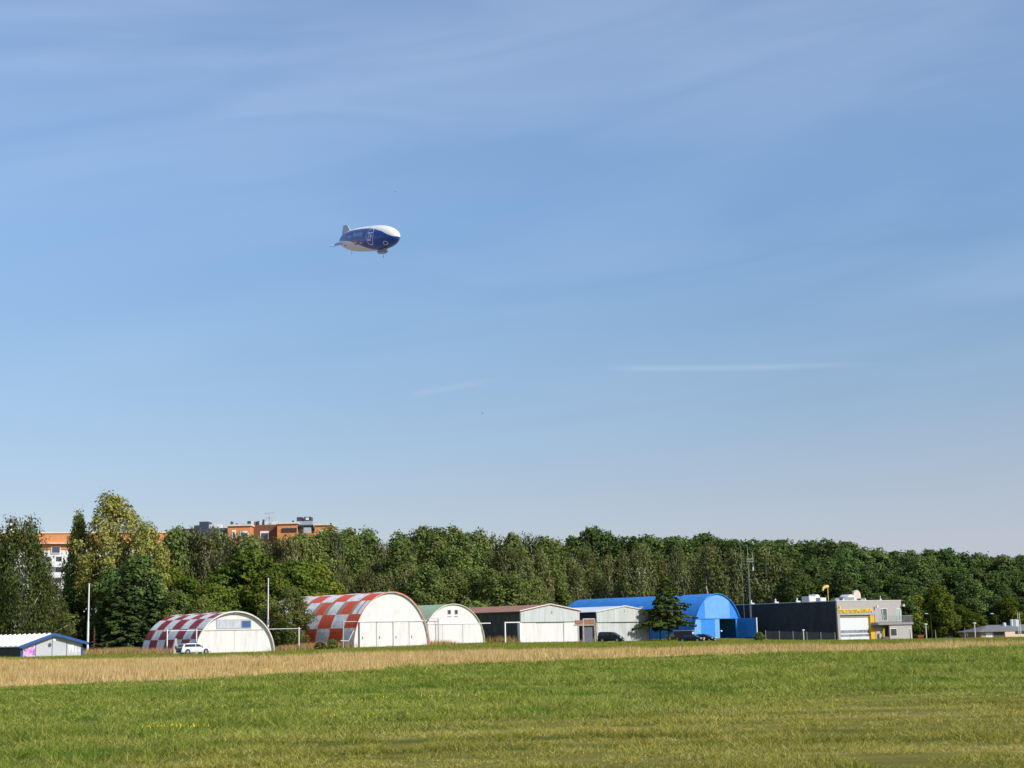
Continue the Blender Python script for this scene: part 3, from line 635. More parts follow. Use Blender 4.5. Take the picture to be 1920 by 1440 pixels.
for y_ in np.arange(0.6, L, 1.6):                     # standing ribs of the roof sheets
    r.prism_y([(-W/2-0.3, He), (-W/2-0.3, He+0.14), (xp, Hp+0.14), (xp, Hp)][::-1], y_, y_+0.22)
rf = r.build('roof', shr, h)
ap = MB(); e = -0.72
ap.prism_y([(-W/2-0.4, He-0.30), (-W/2-0.4, He+0.06), (xp, Hp+0.08), (xp, Hp-0.28)][::-1], e, e+0.16)
ap.prism_y([(xp+.001, Hp-0.28), (xp+.001, Hp+0.08), (W/2+0.4, Her+0.06), (W/2+0.4, Her-0.30)][::-1], e, e+0.16)
ap.build('roof_edge', trimm, h)
dg = mat('shed_door_grey', (0.46, 0.47, 0.49), 0.55, 0.05, 1)
def ztop(x): return (Hp-0.5)+(He-Hp)*(xp-x)/(xp+W/2) if x < xp else (Hp-0.5)+(Her-Hp)*(x-xp)/(W/2-xp)
ed = [-W/2+0.3, f.fx(67), xp-0.02, f.fx(125), W/2-0.35]
for i in range(4):
    a, b_ = ed[i]+0.04, ed[i+1]-0.04
    d_ = MB().prism_y([(a, -.2), (b_, -.2), (b_, ztop(b_)), (a, ztop(a))], -0.02, 0.08).build('door', dg, h)
    if i == 0:
        gp = D.materials.new('pink_graffiti'); gp.use_nodes = True; t = gp.node_tree; b = t.nodes['Principled BSDF']
        tc = N(t, 'ShaderNodeTexCoord'); n_ = N(t, 'ShaderNodeTexNoise', i_Scale=1.5, i_Detail=3.0, i_Distortion=2.5); t.links.new(tc.outputs['Object'], n_.inputs['Vector'])
        t.links.new(ramp(t, n_.outputs[0], [(0.38, (0.22, 0.10, 0.38)), (0.46, (0.62, 0.22, 0.50)), (0.56, (0.68, 0.36, 0.60)), (0.64, (0.75, 0.60, 0.72)), (0.72, (0.60, 0.28, 0.18))]), b.inputs['Base Color']); b.inputs['Roughness'].default_value = 0.6
        MB().prism_y([(a+0.1, -.15), (b_-.05, -.15), (b_-.05, ztop(b_)-.1), (a+.1, ztop(a)-.1)], -0.035, -0.023).build('graffiti', gp, d_)
    if i == 3:
        gm_ = MB(); z0_ = 0.1
        gm_.prism_y([(a+.15, 1.4), (a+.4, 0.3), (a+.65, 1.1), (a+.9, .3), (a+1.05, 1.5)][::-1], -0.032, -0.023)
        gm_.prism_y([(a+1.2, .4), (a+1.4, .4), (a+1.35, 1.3), (a+1.2, 1.2)], -0.032, -0.023); gm_.prism_y([(a+1.55, .7), (a+1.95, .35), (a+1.8, .8), (a+1.95, 1.0)], -0.032, -0.023)
        gm_.build('graffiti', mat('pale_graffiti', (0.74, 0.70, 0.66), 0.6), d_)
for xx in (-W/2+0.13, ed[1], ed[2], ed[3], W/2-0.2):
    wdt = 0.12 if abs(xx) > W/2-0.4 else 0.04
    MB().box(xx-wdt, xx+wdt, -0.045, 0.06, -0.2, ztop(xx)-0.02).build('frame_post', trimm if xx < 0 or wdt > .1 else gap, h)
MB().lathe([(0.0, 0), (0.24, 0.02), (0.28, 0.12), (0.2, 0.3), (0.0, 0.36)], 12).build('lamp', steel_white, h, loc=(xp-0.2, -0.9, Hp-1.05))
MB().prism_y([(-W/2+.21, ztop(-W/2+.21)+.02), (xp, Hp-0.49), (W/2-.21, ztop(W/2-.21)+.02), (W/2-.21, Her-.12), (xp, Hp-0.12), (-W/2+.21, He-.12)], 0.0, 0.06).build('gable_wall', dg, h)
# ---- grey rescue base
f = f_lpr; W = f.W; h = thing('rescue_base', 'grey two storey rescue station with yellow lettering over a white roller door', 'building', f.loc, f.th)
Hm = f.fz(1566, 1128)+0.1; Lm = 29
gry = mat('grey_render', (0.37, 0.345, 0.33), 0.8, 0.05, 1.2, dirt=(0.33, 0.30, 0.28), dirt_amt=0.35, dirt_scale=0.5, bump=0.1, bscale=8)
drk = mat('dark_side_wall', (0.030, 0.029, 0.033), 0.7, 0.15, 0.8, dirt=(0.06, 0.065, 0.075), dirt_amt=0.6, dirt_scale=0.5, stretch=(1, 1, 0.4))  # side wall colour far darker than the grey front
cap = mat('light_cap', (0.60, 0.60, 0.56), 0.5)
yel = mat('sign_yellow', (0.85, 0.60, 0.02), 0.45, 0.05)
xd0, zd1 = f.pt(1574.5, 1154); xd1 = f.fx(1633); zy = f.fz(1636, 1152.5); xy1 = f.fx(1641.5)
xe = f.fx(1644)                                       # where the taller bay ends and the entrance bay begins
a = MB(); a.box(-W/2, xd0, 0, 0.35, -0.5, Hm); a.box(xd0, xy1, 0, 0.35, zy, Hm); a.box(xy1, W/2, 0, 0.35, -0.5, Hm)
wl = a.build('front_wall', gry, h)
MB().box(-W/2-0.02, -W/2+0.3, 0.352, Lm, -0.5, Hm-0.02).build('side_wall', drk, h)
MB().box(W/2-0.3, W/2, 0.352, Lm, -0.5, Hm-0.02).build('side_wall', gry, h)
MB().box(-W/2+.31, W/2-.31, Lm-.3, Lm, -0.5, Hm-0.02).build('back_wall', gry, h)
rf = MB().box(-W/2+.31, W/2-.31, 0.36, Lm-.31, Hm-0.5, Hm-0.3).build('roof', mat('roof_felt', (0.2, 0.2, 0.2), 0.9), h)
MB().box(-W/2-.08, W/2+.08, -0.06, 0.36, Hm, Hm+0.12).box(-W/2-.08, -W/2+.32, 0.361, Lm, Hm, Hm+.12).box(W/2-.32, W/2+.08, 0.361, Lm, Hm, Hm+.12).build('parapet_cap', cap, h)
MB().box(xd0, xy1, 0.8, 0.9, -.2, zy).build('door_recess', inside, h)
# roller door
dr = MB(); z0 = -.1; zt = f.fz(1600, 1157.5); zw1, zw2 = f.fz(1600, 1181.5), f.fz(1600, 1187); zw3, zw4 = f.fz(1600, 1189.5), f.fz(1600, 1194)
dr.box(xd0+.02, xd1, 0.5, 0.56, zw1, zt); dr.box(xd0+.02, xd1, 0.5, 0.56, zw3, zw2); n = 3
for i in range(3): dr.box(xd0+.02+(xd1-xd0-.02)*i/3+.03, xd0+(xd1-xd0)*(i+1)/3-.03, 0.5, 0.56, z0, zw4)
door = dr.build('roller_door', mat('roller_white', (0.62, 0.63, 0.65), 0.45, 0.03), h)
gl = MB()
gl.box(xd0+.05, xd1-.03, 0.535, 0.55, zw2+.01, zw1-.01); gl.box(xd0+.05, xd1-.03, 0.535, 0.55, zw4+.01, zw3-.01); gl.build('pane', mat('door_glass', (0.20, 0.22, 0.25), 0.2, 0.5, 1.2), door)
hd = MB().box(xd0, xd1, 0.36, 0.45, zt+.02, zy-.01).build('door_header', mat('header_grey', (0.30, 0.27, 0.25), 0.8), h)  # door header in a darker grey than the wall
MB().box(xd1+.02, xy1-.01, 0.10, 0.6, -.1, zy-.02).build('yellow_pillar', mat('amber_paint', (0.62, 0.36, 0.02), 0.5, 0.06), h)
# lettering
def text(body, size, ext, name, m, parent, loc, bold=0.0, sx=1.0, width=None, mapf=None, font_mesh_only=False):
    cu = D.curves.new(name, 'FONT'); cu.body = body; cu.size = size; cu.extrude = ext; cu.offset = bold; cu.align_x = 'LEFT'
    o = D.objects.new(name, cu); C.objects.link(o); bpy.context.view_layer.update()
    me = D.meshes.new_from_object(o); D.objects.remove(o); D.curves.remove(cu)
    co = np.empty(len(me.vertices)*3); me.vertices.foreach_get('co', co); co = co.reshape(-1, 3)
    x0, x1 = co[:, 0].min(), co[:, 0].max(); k = (width/(x1-x0)) if width else sx; co[:, 0] = (co[:, 0]-x0)*k
    if mapf:
        import bmesh
        bm = bmesh.new(); bm.from_mesh(me)
        for v, c_ in zip(bm.verts, co): v.co = c_
        for ax, st in ((1, 0.45), (0, 1.6)):
            lo_, hi_ = co[:, ax].min(), co[:, ax].max()
            for q in np.arange(lo_+st, hi_, st):
                pc = [0, 0, 0]; pc[ax] = q; pn = [0, 0, 0]; pn[ax] = 1
                bmesh.ops.bisect_plane(bm, geom=bm.verts[:]+bm.edges[:]+bm.faces[:], plane_co=pc, plane_no=pn)
        bm.to_mesh(me); bm.free(); co = np.empty(len(me.vertices)*3); me.vertices.foreach_get('co', co); co = co.reshape(-1, 3)
    co = mapf(co) if mapf else np.c_[co[:, 0], -co[:, 2], co[:, 1]]
    me.vertices.foreach_set('co', np.asarray(co, np.float32).ravel()); me.materials.clear(); me.materials.append(m); me.update()
    ob = D.objects.new(name, me); C.objects.link(ob); ob.parent = parent
    if loc: ob.location = loc
    return ob
for body, pa, pb in (('LOTNICZE', 1574.5, 1591.5), ('POGOTOWIE', 1593.5, 1614), ('RATUNKOWE', 1616, 1637)):
    a = f.fx(pa); b_ = f.fx(pb); zb = f.fz((pa+pb)/2, 1149-(pa-1575)*0.028)
    text(body, 0.98, 0.06, 'lettering', yel, h, (a, -0.08, zb), bold=0.015, width=b_-a)
lm = mat('lamp_dark', (0.08, 0.08, 0.08), 0.5)
for px, py, m_ in ((1569, 1140, yel), (1639.5, 1138, steel_white), (1689, 1136, steel_white)):
    x_, z_ = f.pt(px, py); MB().box(x_-.10, x_+.10, -0.5, 0.0, z_-.06, z_+.06).box(x_-.02, x_+.28, -0.75, -0.45, z_-.14, z_+.34).build('wall_lamp', m_, h)
def window(px0, py1, px1, py0, name='window', mull=None, frame=steel_white, g=None, yl=0.0):
    x0, z1 = f.pt(px0, py1, yl); x1, z0 = f.pt(px1, py0, yl)
    w_ = MB(); e = .09
    w_.box(x0, x1, yl-.05, yl-.004, z0-.09, z0); w_.box(x0, x1, yl-.05, yl-.004, z1, z1+.09); w_.box(x0-e, x0, yl-.05, yl-.004, z0-.09, z1+.09); w_.box(x1, x1+e, yl-.05, yl-.004, z0-.09, z1+.09)
    if mull:
        for q in mull: xm = x0+(x1-x0)*q; w_.box(xm-.05, xm+.05, yl-.048, yl-.003, z0, z1)
    w_ = w_.build(name, frame, h); MB().box(x0, x1, yl-.03, yl-.002, z0, z1).build('pane', g or mat('green_glass', (0.07, 0.12, 0.115), 0.12, 0.4, 0.6), w_)
    return w_
window(1651.5, 1141.5, 1663.5, 1163.5, mull=[0.28])
window(1681, 1141, 1688.5, 1163.5, mull=[0.4], g=mat('pale_green_glass', (0.22, 0.34, 0.33), 0.12, 0.3, 0.6))
# ground floor bay with the balcony on top
yb = -1.4; xb0 = f.fx(1646, yb); xb1 = f.fx(1709.5, yb); zb1 = f.fz(1680, 1167, yb); xr0 = f.fx(1667.5, yb)
MB().box(xr0, xb1, yb, yb+.25, -.5, zb1-.45).build('bay_wall', gry, h)
MB().box(xb1-.25, xb1, yb+.251, 8, -.5, zb1-.45).build('bay_side_wall', gry, h)
MB().box(xb0-.2, xb1+.2, yb-.3, 0, zb1-.44, zb1-.02).box(W/2+.01, xb1+.2, 0.001, 8, zb1-.44, zb1-.02).build('balcony_slab', mat('slab_grey', (0.24, 0.23, 0.23), 0.7), h)
MB().box(xb0-.2, xr0, yb+.02, -.01, zb1-.62, zb1-.445).build('canopy', gap, h)
rl = MB()
zt_ = f.fz(1690, 1154.5, yb)
for xx in np.arange(xb0+.2, xb1+.2, 0.16): rl.box(xx-.012, xx+.012, yb-.26, yb-.24, zb1-.02, zt_)
rl.box(xb0-.1, xb1+.2, yb-.28, yb-.22, zt_, zt_+.06)
for yy in np.arange(yb, 8, 0.16): rl.box(xb1+.14, xb1+.16, yy-.012, yy+.012, zb1-.02, zt_)
rl.box(xb1+.12, xb1+.18, yb-.215, 8, zt_, zt_+.06)
rl.build('balcony_railing', mat('railing_grey', (0.30, 0.31, 0.31), 0.5), h)
window(1669.5, 1179, 1681.5, 1192, yl=yb, frame=steel_white, g=glass('dark_glass', (0.035, 0.045, 0.05)))
window(1704.5, 1179, 1708, 1201, yl=yb, name='side_door', g=glass('dark_glass'))
window(1652, 1181, 1664.5, 1199, name='entrance_door', mull=[0.25, .6], frame=yel, g=MATS['green_glass'])
MB().tube([(f.fx(1652), -.6, -.2), (f.fx(1652), -.6, f.fz(1652, 1179))], .13, 8).build('yellow_column', yel, h)
x_, z_ = f.pt(1656, 1194, yb); MB().box(x_, xr0-.1, yb+.05, yb+.5, -.2, z_).build('low_wall', mat('brown_box', (0.13, 0.09, 0.09), 0.8), h)
MB().box(xe+0.05, xe+.7, -.5, -.02, -.2, f.fz(1647, 1188)).build('utility_box', gry, h)
# roof equipment
zr = Hm+.12
def rp(px, py, yl): return f.pt(px, py, yl)
def unit(px0, px1, py1, yl, dp, m_, name='roof_unit', round_=False):
    x0 = f.fx(px0, yl); x1 = f.fx(px1, yl); z1 = f.fz((px0+px1)/2, py1, yl)
    if round_:
        n_ = 10; xc, r_ = (x0+x1)/2, (x1-x0)/2; pts = [(x0, Hm-.3), (x1, Hm-.3)]+[(xc+r_*math.cos(math.pi*i/n_), z1-r_+r_*math.sin(math.pi*i/n_)) for i in range(n_+1)]
        return MB().prism_y(pts, yl, yl+dp).build(name, m_, rf)
    a = MB(); a.box(x0, x1, yl, yl+dp, Hm-.3, z1); a.box(x0+.1, x1-.1, yl-.04, yl-.001, Hm+.2, z1-.25); return a.build(name, m_, rf)
wu = mat('unit_white', (0.66, 0.67, 0.68), 0.45, 0.06, 1.5); gu = mat('unit_grey', (0.28, 0.30, 0.33), 0.5, 0.2, 1.5)
unit(1520, 1532, 1118, 11, 2.0, wu); unit(1531, 1541, 1114.5, 13.5, 2, wu, round_=True); unit(1541, 1552, 1120.5, 8, 1.2, wu)
unit(1585, 1605, 1119.5, 4, 2.0, gu); unit(1591, 1608, 1114.5, 5.5, 2.2, wu, round_=True); unit(1604, 1617.5, 1106.5, 8.5, 0.5, mat('chimney_cream', (0.60, 0.48, 0.40), 0.6), 'chimney', True)
unit(1569, 1584, 1121.8, 5, 1.2, gu); unit(1617, 1624, 1122, 3, 1, gu)
for px, py, yl in ((1424, 1126, 24), (1464, 1124, 17), (1501, 1122.5, 11)):
    x_ = -W/2+.12; yy = yl; q = MB(); q.lathe([(0.30, 0), (0.30, .45), (0.16, .6), (0.16, 1.0), (0, 1.1)], 10); q.box(0.1, .75, -.2, .2, 0, .45)
    q.build('roof_vent', wu, rf, loc=(x_+.4, yy, Hm-.1))
for px in (1584, 1625, 1654):
    x_ = f.fx(px, .15); MB().box(x_-.16, x_+.16, .05, .3, Hm+.12, Hm+.42).box(x_-.05, x_+.05, .1, .2, Hm+.42, Hm+(.95 if px > 1650 else .6)).build('roof_vent', wu, rf)
# windsock on the roof
x_ = f.fx(1556, 3); zt = f.fz(1556, 1098, 3)
ws = thing('windsock', 'yellow windsock on a yellow pole on the rescue station roof', 'windsock', f.world(x_, 3, Hm-.3), f.th)
MB().tube([(0, 0, 0), (0, 0, zt-Hm+.3)], .07, 8).build('pole', yel, ws)
zz = zt-Hm+.1
MB().tube([(0.05, 0, zz), (-.7, .05, zz-.05), (-1.2, .1, zz-.35), (-1.4, .1, zz-.8)], [.34, .30, .25, .18], 10, cap=False).build('sock', mat('sock_cloth', (0.70, 0.45, 0.16), 0.8), ws)
ws['label'] = 'yellow windsock on its pole above the roof of the grey rescue station'
# ---- chain link fence along the dark side
fa = P(1436, 1199, 297); fb = P(1566, 1203, 291)
fe = thing('chain_link_fence', 'grey chain link fence along the dark side wall of the rescue station', 'fence', fa, math.atan2(fb.y-fa.y, fb.x-fa.x))
Lf = (fb-fa).length; zf = fb.z-fa.z
for i in range(6): xx = Lf*i/5; MB().tube([(xx, 0, -.5+zf*i/5), (xx, 0, 1.75+zf*i/5)], .05, 6).build('post', steel_grey, fe)
m_ = MB()
for i in range(int(Lf/.12)): xx = i*.12; zz = zf*xx/Lf; m_.box(xx, xx+.012, -.005, .005, zz, zz+1.6)
for k in range(14): zz = .1+k*.12; m_.add([(0, .006, zz), (Lf, .006, zz+zf), (Lf, .006, zz+zf+.012), (0, .006, zz+.012)], [(0, 1, 2, 3)])
m_.build('mesh', mat('wire_grey', (0.20, 0.21, 0.21), 0.6), fe)
# ---- far low house at the right edge
p = P(1838, 1197, 330)
f = Front(1840, 1198.5, 322, R(8), W=22)
h = thing('low_house', 'low house with grey hipped roof and a white garage door at the right edge', 'building', f.loc, f.th)
W = f.W; ze = f.fz(1860, 1184.5); zp = f.fz(1880, 1171.5)
salm = mat('salmon_wall', (0.50, 0.32, 0.26), 0.8, 0.1, 1, dirt=(0.35, 0.30, 0.28), dirt_amt=0.4)
MB().box(-W/2, W/2, 0, 10, -.8, ze).build('wall', salm, h)
a = MB(); o_ = .8
vs = [(-W/2-o_, -o_, ze), (W/2+o_, -o_, ze), (W/2+o_, 10+o_, ze), (-W/2-o_, 10+o_, ze), (-W/2+4, 5, zp), (W/2-4, 5, zp)]
a.add(vs, [(0, 1, 5, 4), (2, 3, 4, 5), (1, 2, 5), (3, 0, 4), (3, 2, 1, 0)]); hr = a.build('roof', mat('grey_shingle', (0.17, 0.175, 0.18), 0.8, 0.15, 2, bump=0.2, bscale=8), h)
x0, z1 = f.pt(1848, 1186); x1 = f.fx(1859); MB().box(x0, x1, -.06, -.003, -.5, z1).build('garage_door', mat('garage_white', (0.75, 0.73, 0.70), 0.5), h)
MB().box(f.fx(1862), f.fx(1884), -.05, -.003, -.5, ze-.1).build('dark_front', mat('dark_brown_front', (0.10, 0.085, 0.085), 0.8), h)
for px, py, r_ in ((1883, 1168, .35), (1897, 1162, .35), (1904, 1162, .7)):
    x_ = f.fx(px, 4); zt = f.fz(px, py, 4); MB().lathe([(r_, 0), (r_, zt-zp+1.2), (0, zt-zp+1.3)], 10).build('chimney', wu, hr, loc=(x_, 4, zp-1.2))
h2 = thing('garden_wall', 'pale sunlit wall before the low house at the right edge', 'wall', P(1884, 1198, 312), R(10))
MB().box(0, 14, 0, .3, -.6, .9).box(0, 2.2, -.01, -.31, -.6, 1.45).build('wall_body', mat('pink_plaster', (0.72, 0.52, 0.43), 0.8, 0.08), h2)
# dark sheds behind the car
f = Front(1716, 1200, 336, R(5), W=9); 
for px, pyt, Wd, lab in ((1718, 1183.5, 12.0, 'grey weathered plank hut with a dark roof behind the lamp posts'), (1773, 1184.5, 10.5, 'dark open shed with pale sloping roof edge behind the dark parked car')):  # first roof dark, second one pale
    f = Front(px, 1201, 340, R(5), W=Wd); zt = f.fz(px+20, pyt)
    s_ = thing('plank_shed', lab, 'shed', f.loc, f.th)
    MB().box(-Wd/2, Wd/2, 0, 5, -1, zt-.15).build('wall', mat('old_planks', (0.10, 0.10, 0.095), 0.9, 0.3, 2, stretch=(4, 4, 0.3)), s_)
    MB().prism_y([(-Wd/2-.3, zt-.13), (Wd/2+.3, zt+.05), (Wd/2+.3, zt+.2), (-Wd/2-.3, zt+.02)], -.5, 5.4).build('roof', mat('old_roof' if px < 1740 else 'pale_roof_edge', (0.14, 0.14, 0.14) if px < 1740 else (0.34, 0.33, 0.31), 0.8), s_)
# ------------------------------------------------------------------ apartment buildings behind the trees
org = mat('orange_brick', (0.62, 0.25, 0.10), 0.8, 0.10, 1.5, bump=0.1, bscale=10)
orw = mat('window_band', (0.80, 0.76, 0.72), 0.6)
wh = mat('apartment_white', (0.70, 0.68, 0.67), 0.7, 0.05)
nv = mat('roof_navy', (0.045, 0.06, 0.10), 0.6, 0.2)
agl = glass('apartment_glass', (0.05, 0.06, 0.09))
f = Front(-90, 1205, 400, R(14), pxr=318); W = f.W
h = thing('apartment_building', 'orange and white apartment block behind the weeping birch and the pale tall tree', 'building', f.loc, f.th, 'apartment blocks behind the trees')
zt = f.fz(200, 997); zo = f.fz(120, 1019); zo2 = f.fz(120, 1030)
MB().box(-W/2, W/2, 0, 14, -2, zo2).build('wall', wh, h)
MB().box(-W/2, W/2, -.25, 14.2, zo2, zt-.4).build('top_storey_wall', org, h)
MB().box(-W/2-.2, W/2+.2, -.5, 14.4, zt-.4, zt).build('roof', mat('cream_cornice', (0.66, 0.58, 0.50), 0.6), h)
MB().box(-W/2-.1, W/2+3, -1.3, -.26, zo-.15, zo+.15).build('cornice', MATS['cream_cornice'], h)
for i, px in enumerate(list(range(-70, 310, 22))):
    for lv in range(6):
        zc = zo2-2.6-lv*2.9; x_ = f.fx(px)
        w_ = MB().box(x_-.9, x_+.9, -.06, -.004, zc-.8, zc+.8).build('window', orw, h); MB().box(x_-.75, x_+.75, -.09, -.062, zc-.65, zc+.65).build('pane', agl, w_)
for px in (100, 150, 215, 275):
    x_ = f.fx(px); zc = zo-1.7; w_ = MB().box(x_-1.2, x_+1.2, -.32, -.254, zc-1, zc+.9).build('window', orw, h); MB().box(x_-1.0, x_+1.0, -.36, -.322, zc-.8, zc+.7).build('pane', agl, w_)
for lv in range(4):
    x_ = f.fx(108); zc = zo2-3.9-lv*2.9; MB().box(x_-2.2, x_+2.2, -1.5, -.1, zc-.9, zc).build('balcony', mat('balcony_white', (0.74, 0.72, 0.72), 0.7), h)
dsh = MB().lathe([(0.15, 0), (1.0, .12), (1.45, .45), (1.3, .5), (0.9, .3), (0.0, .2)], 16).build('satellite_dish', steel_white, h)
x_, z_ = f.pt(26, 991, 1); dsh.location = (x_, 1, z_); dsh.rotation_euler = (R(70), 0, R(20))
MB().tube([(x_, 1.3, zt-.2), (x_, 1.2, z_)], .12, 6).build('dish_mast', steel_grey, h)
h = thing('apartment_building', 'orange apartment block with navy penthouses and antenna above the middle trees', 'building', (0, 0, 0), 0, 'apartment blocks behind the trees')
f = Front(330, 1205, 405, 0, pxr=622); h.location = f.loc; W = f.W
def blk(px0, px1, pyt, yl, dp, m_, name='wall', pyb=None):
    x0 = f.fx(px0, yl); x1 = f.fx(px1, yl); z1 = f.fz((px0+px1)/2, pyt, yl); z0 = f.fz((px0+px1)/2, pyb, yl) if pyb else -2
    return MB().box(x0, x1, yl, yl+dp, z0, z1).build(name, m_, h)
def capb(px0, px1, pyt, yl, dp, m_): x0 = f.fx(px0, yl)-.3; x1 = f.fx(px1, yl)+.3; z1 = f.fz((px0+px1)/2, pyt, yl); return MB().box(x0, x1, yl-.4, yl+dp+.2, z1+.01, z1+.5).build('cornice', m_, h)
cc = MATS['cream_cornice']
blk(318, 426, 991, 6, 10, nv); blk(361, 372, 985, 5, 6, nv, 'penthouse'); blk(371, 388, 978, 5.5, 5, nv, 'penthouse'); blk(388, 400, 983.5, 6.5, 3, wu, 'roof_unit', 991); blk(398, 412, 983, 6.2, 3, wh, 'roof_unit', 991)
blk(425, 468, 986.5, 0, 9, org); capb(425, 468, 986.5, 0, 9, cc)
dbr = mat('shaded_orange_wall', (0.17, 0.075, 0.05), 0.85, 0.15, 1); blk(468.2, 518.8, 984, 5, 6, dbr)  # shade of the orange side wall put into a dark brown colour
blk(519, 557, 982.5, .5, 9, org); capb(519, 557, 982.5, .5, 9, cc)
blk(557.3, 586, 977, 3, 8, mat('grey_tower', (0.34, 0.36, 0.39), 0.7), 'stair_tower'); blk(556, 566, 969.5, 3.5, 4, nv, 'penthouse', 977); blk(570, 583, 969, 3.5, 4, nv, 'penthouse', 977)
blk(573, 579, 970.5, 3.3, .19, wu, 'roof_unit', 975)
blk(590, 621, 985, 1, 8, org); capb(590, 621, 985, 1, 8, cc)
blk(556, 586, 987, 1, 1.9, nv, 'loggia_roof', 984); blk(569, 583, 999.5, 0.8, 2.1, mat('loggia_grey', (0.40, 0.42, 0.44), 0.7), 'loggia', 989); blk(528, 556, 990, 0.2, .29, inside, 'recess_shade', 997)  # dark slab on the orange wall stands in for the shade of a recess
blk(570, 590, 1000, 0.4, 6, org)
for a_, b_, t0, t1, yl in ((435, 442, 994, 1012, 0), (450, 466, 996, 1010, 0), (488, 504, 996, 1012, 5), (597, 610, 994, 1003, 1)):
    x0, z1 = f.pt(a_, t0, yl); x1, z0 = f.pt(b_, t1, yl)
    w_ = MB().box(x0, x1, yl-.1, yl-.004, z0, z1).build('window', orw, h); MB().box(x0+.25, x1-.25, yl-.14, yl-.104, z0, z1-.55).build('pane', agl, w_)
for px0, px1, pt_, yl, m_ in ((430, 434, 978, 3, nv), (440, 443, 981, 3, nv), (450, 456, 982, 3, gu), (462, 468, 977, 5.5, nv), (469, 474, 977.5, 6.2, wu), (475, 479, 978, 6.6, rust), (480, 484, 977, 6.4, nv), (485, 490, 978, 7, wu), (491, 493.5, 974, 7, nv), (495, 500, 978, 7.2, wu), (508, 519, 978, 7, wu), (536, 548, 979.5, 4, wu), (547, 550, 976, 4, nv)):
    blk(px0, px1, pt_, yl, 1.2, m_, 'roof_vent', 984.5)
x_, z_ = f.pt(505, 962, 8); zb_ = f.fz(505, 984, 8)
MB().tube([(x_, 8, zb_), (x_, 8, z_)], .09, 6).tube([(x_-1.5, 8, z_-.1), (x_+1.4, 8, z_+.1)], .06, 5).tube([(x_-.9, 8, z_+.2), (x_-.9, 8, z_-.3)], .05, 5).tube([(x_+.8, 8, z_+.3), (x_+.8, 8, z_-.2)], .05, 5).build('antenna', steel_grey, h)
MB().tube([(x_+.95*math.cos(a), 7.6, z_-2.1+.95*math.sin(a)) for a in np.linspace(0, 2*math.pi, 13)], .09, 5).build('antenna_ring', steel_grey, h)
# ------------------------------------------------------------------ trees
def quads(P_, Nn, s, asp=1.6, rg=None, droop=None):
    """leaf sized diamonds at P_ facing Nn"""
    n = len(P_); r_ = rg
    Nn = Nn/np.maximum(np.linalg.norm(Nn, axis=1), 1e-6)[:, None]
    t1 = r_.normal(size=(n, 3))
    if droop is not None: t1 = t1*(1-droop)+np.array([0, 0, -1.0])*droop*2
    t1 -= (t1*Nn).sum(1)[:, None]*Nn; t1 /= np.maximum(np.linalg.norm(t1, axis=1), 1e-6)[:, None]
    t2 = np.cross(Nn, t1); s = s[:, None]
    V = np.empty((n, 4, 3)); V[:, 0] = P_-t1*s*asp/2; V[:, 1] = P_+t2*s/2; V[:, 2] = P_+t1*s*asp/2; V[:, 3] = P_-t2*s/2
    return V.reshape(-1, 3)
def env(t, kind):
    if kind == 'oval': return np.sin(np.pi*np.clip(t, 0, 1)**0.8)**0.55
    if kind == 'dome': return np.clip(1-t**3.0, 0, 1)**0.5*np.clip(0.55+t*1.6, 0, 1)
    if kind == 'birch': return np.sin(np.pi*np.clip(t*0.9+0.06, 0, 1)**0.85)**0.55*(1-0.08*t)
    if kind == 'spire': return np.clip(1-t, 0, 1)**0.85*np.clip(0.7+t*4, 0, 1)
    if kind == 'tall': return np.sin(np.pi*np.clip(t*0.9+0.1, 0, 1)**0.9)**0.5
def crown(name, H, Rr, h0, kind, K, rc, n, leaf, m, seed, up=0.35, squash=0.75, inner=0.45, droop=None, asp=1.6):
    r_ = np.random.default_rng(seed)
    t = (np.arange(K)+r_.random(K))/K; a = np.arange(K)*2.39996+r_.normal(0, .5, K)
    lump = 1+0.22*np.sin(a*2+seed)+0.15*np.sin(a*3+t*9+seed*2)
    rad = Rr*env(t, kind)*lump*(inner+(1-inner)*r_.random(K)**0.5)
    cx = np.c_[rad*np.cos(a), rad*np.sin(a), h0+(H-h0)*t*0.97]
    rcs = rc*(0.45+1.1*r_.random(K)**1.2)
    w_ = rcs**2; ci = r_.choice(K, n, p=w_/w_.sum())
    d = r_.normal(size=(n, 3)); d[:, 2] += up; d /= np.linalg.norm(d, axis=1)[:, None]
    q = rcs[ci]*(0.55+0.45*r_.random(n)**0.5)*(1+0.25*np.sin(d[:, 0]*7+ci)*np.sin(d[:, 2]*6+ci*2))
    q = np.where(r_.random(n) < .08, q*(1.1+.3*r_.random(n)), q)
    p = cx[ci]+d*q[:, None]*np.array([1, 1, squash])
    if droop: p[:, 2] -= r_.random(n)**2*droop*rcs[ci]
    p[:, 2] = np.maximum(p[:, 2], 0.25)
    out = p-np.array([0, 0, h0+(H-h0)*0.45]); out /= np.maximum(np.linalg.norm(out, axis=1), 1e-6)[:, None]
    Nn = d*0.7+out*0.35+r_.normal(size=(n, 3))*0.45
    V = quads(p, Nn, leaf*(0.6+0.8*r_.random(n)), asp, r_, 0.6 if droop else None)
    return fastmesh(name, V, 4, [m]), cx
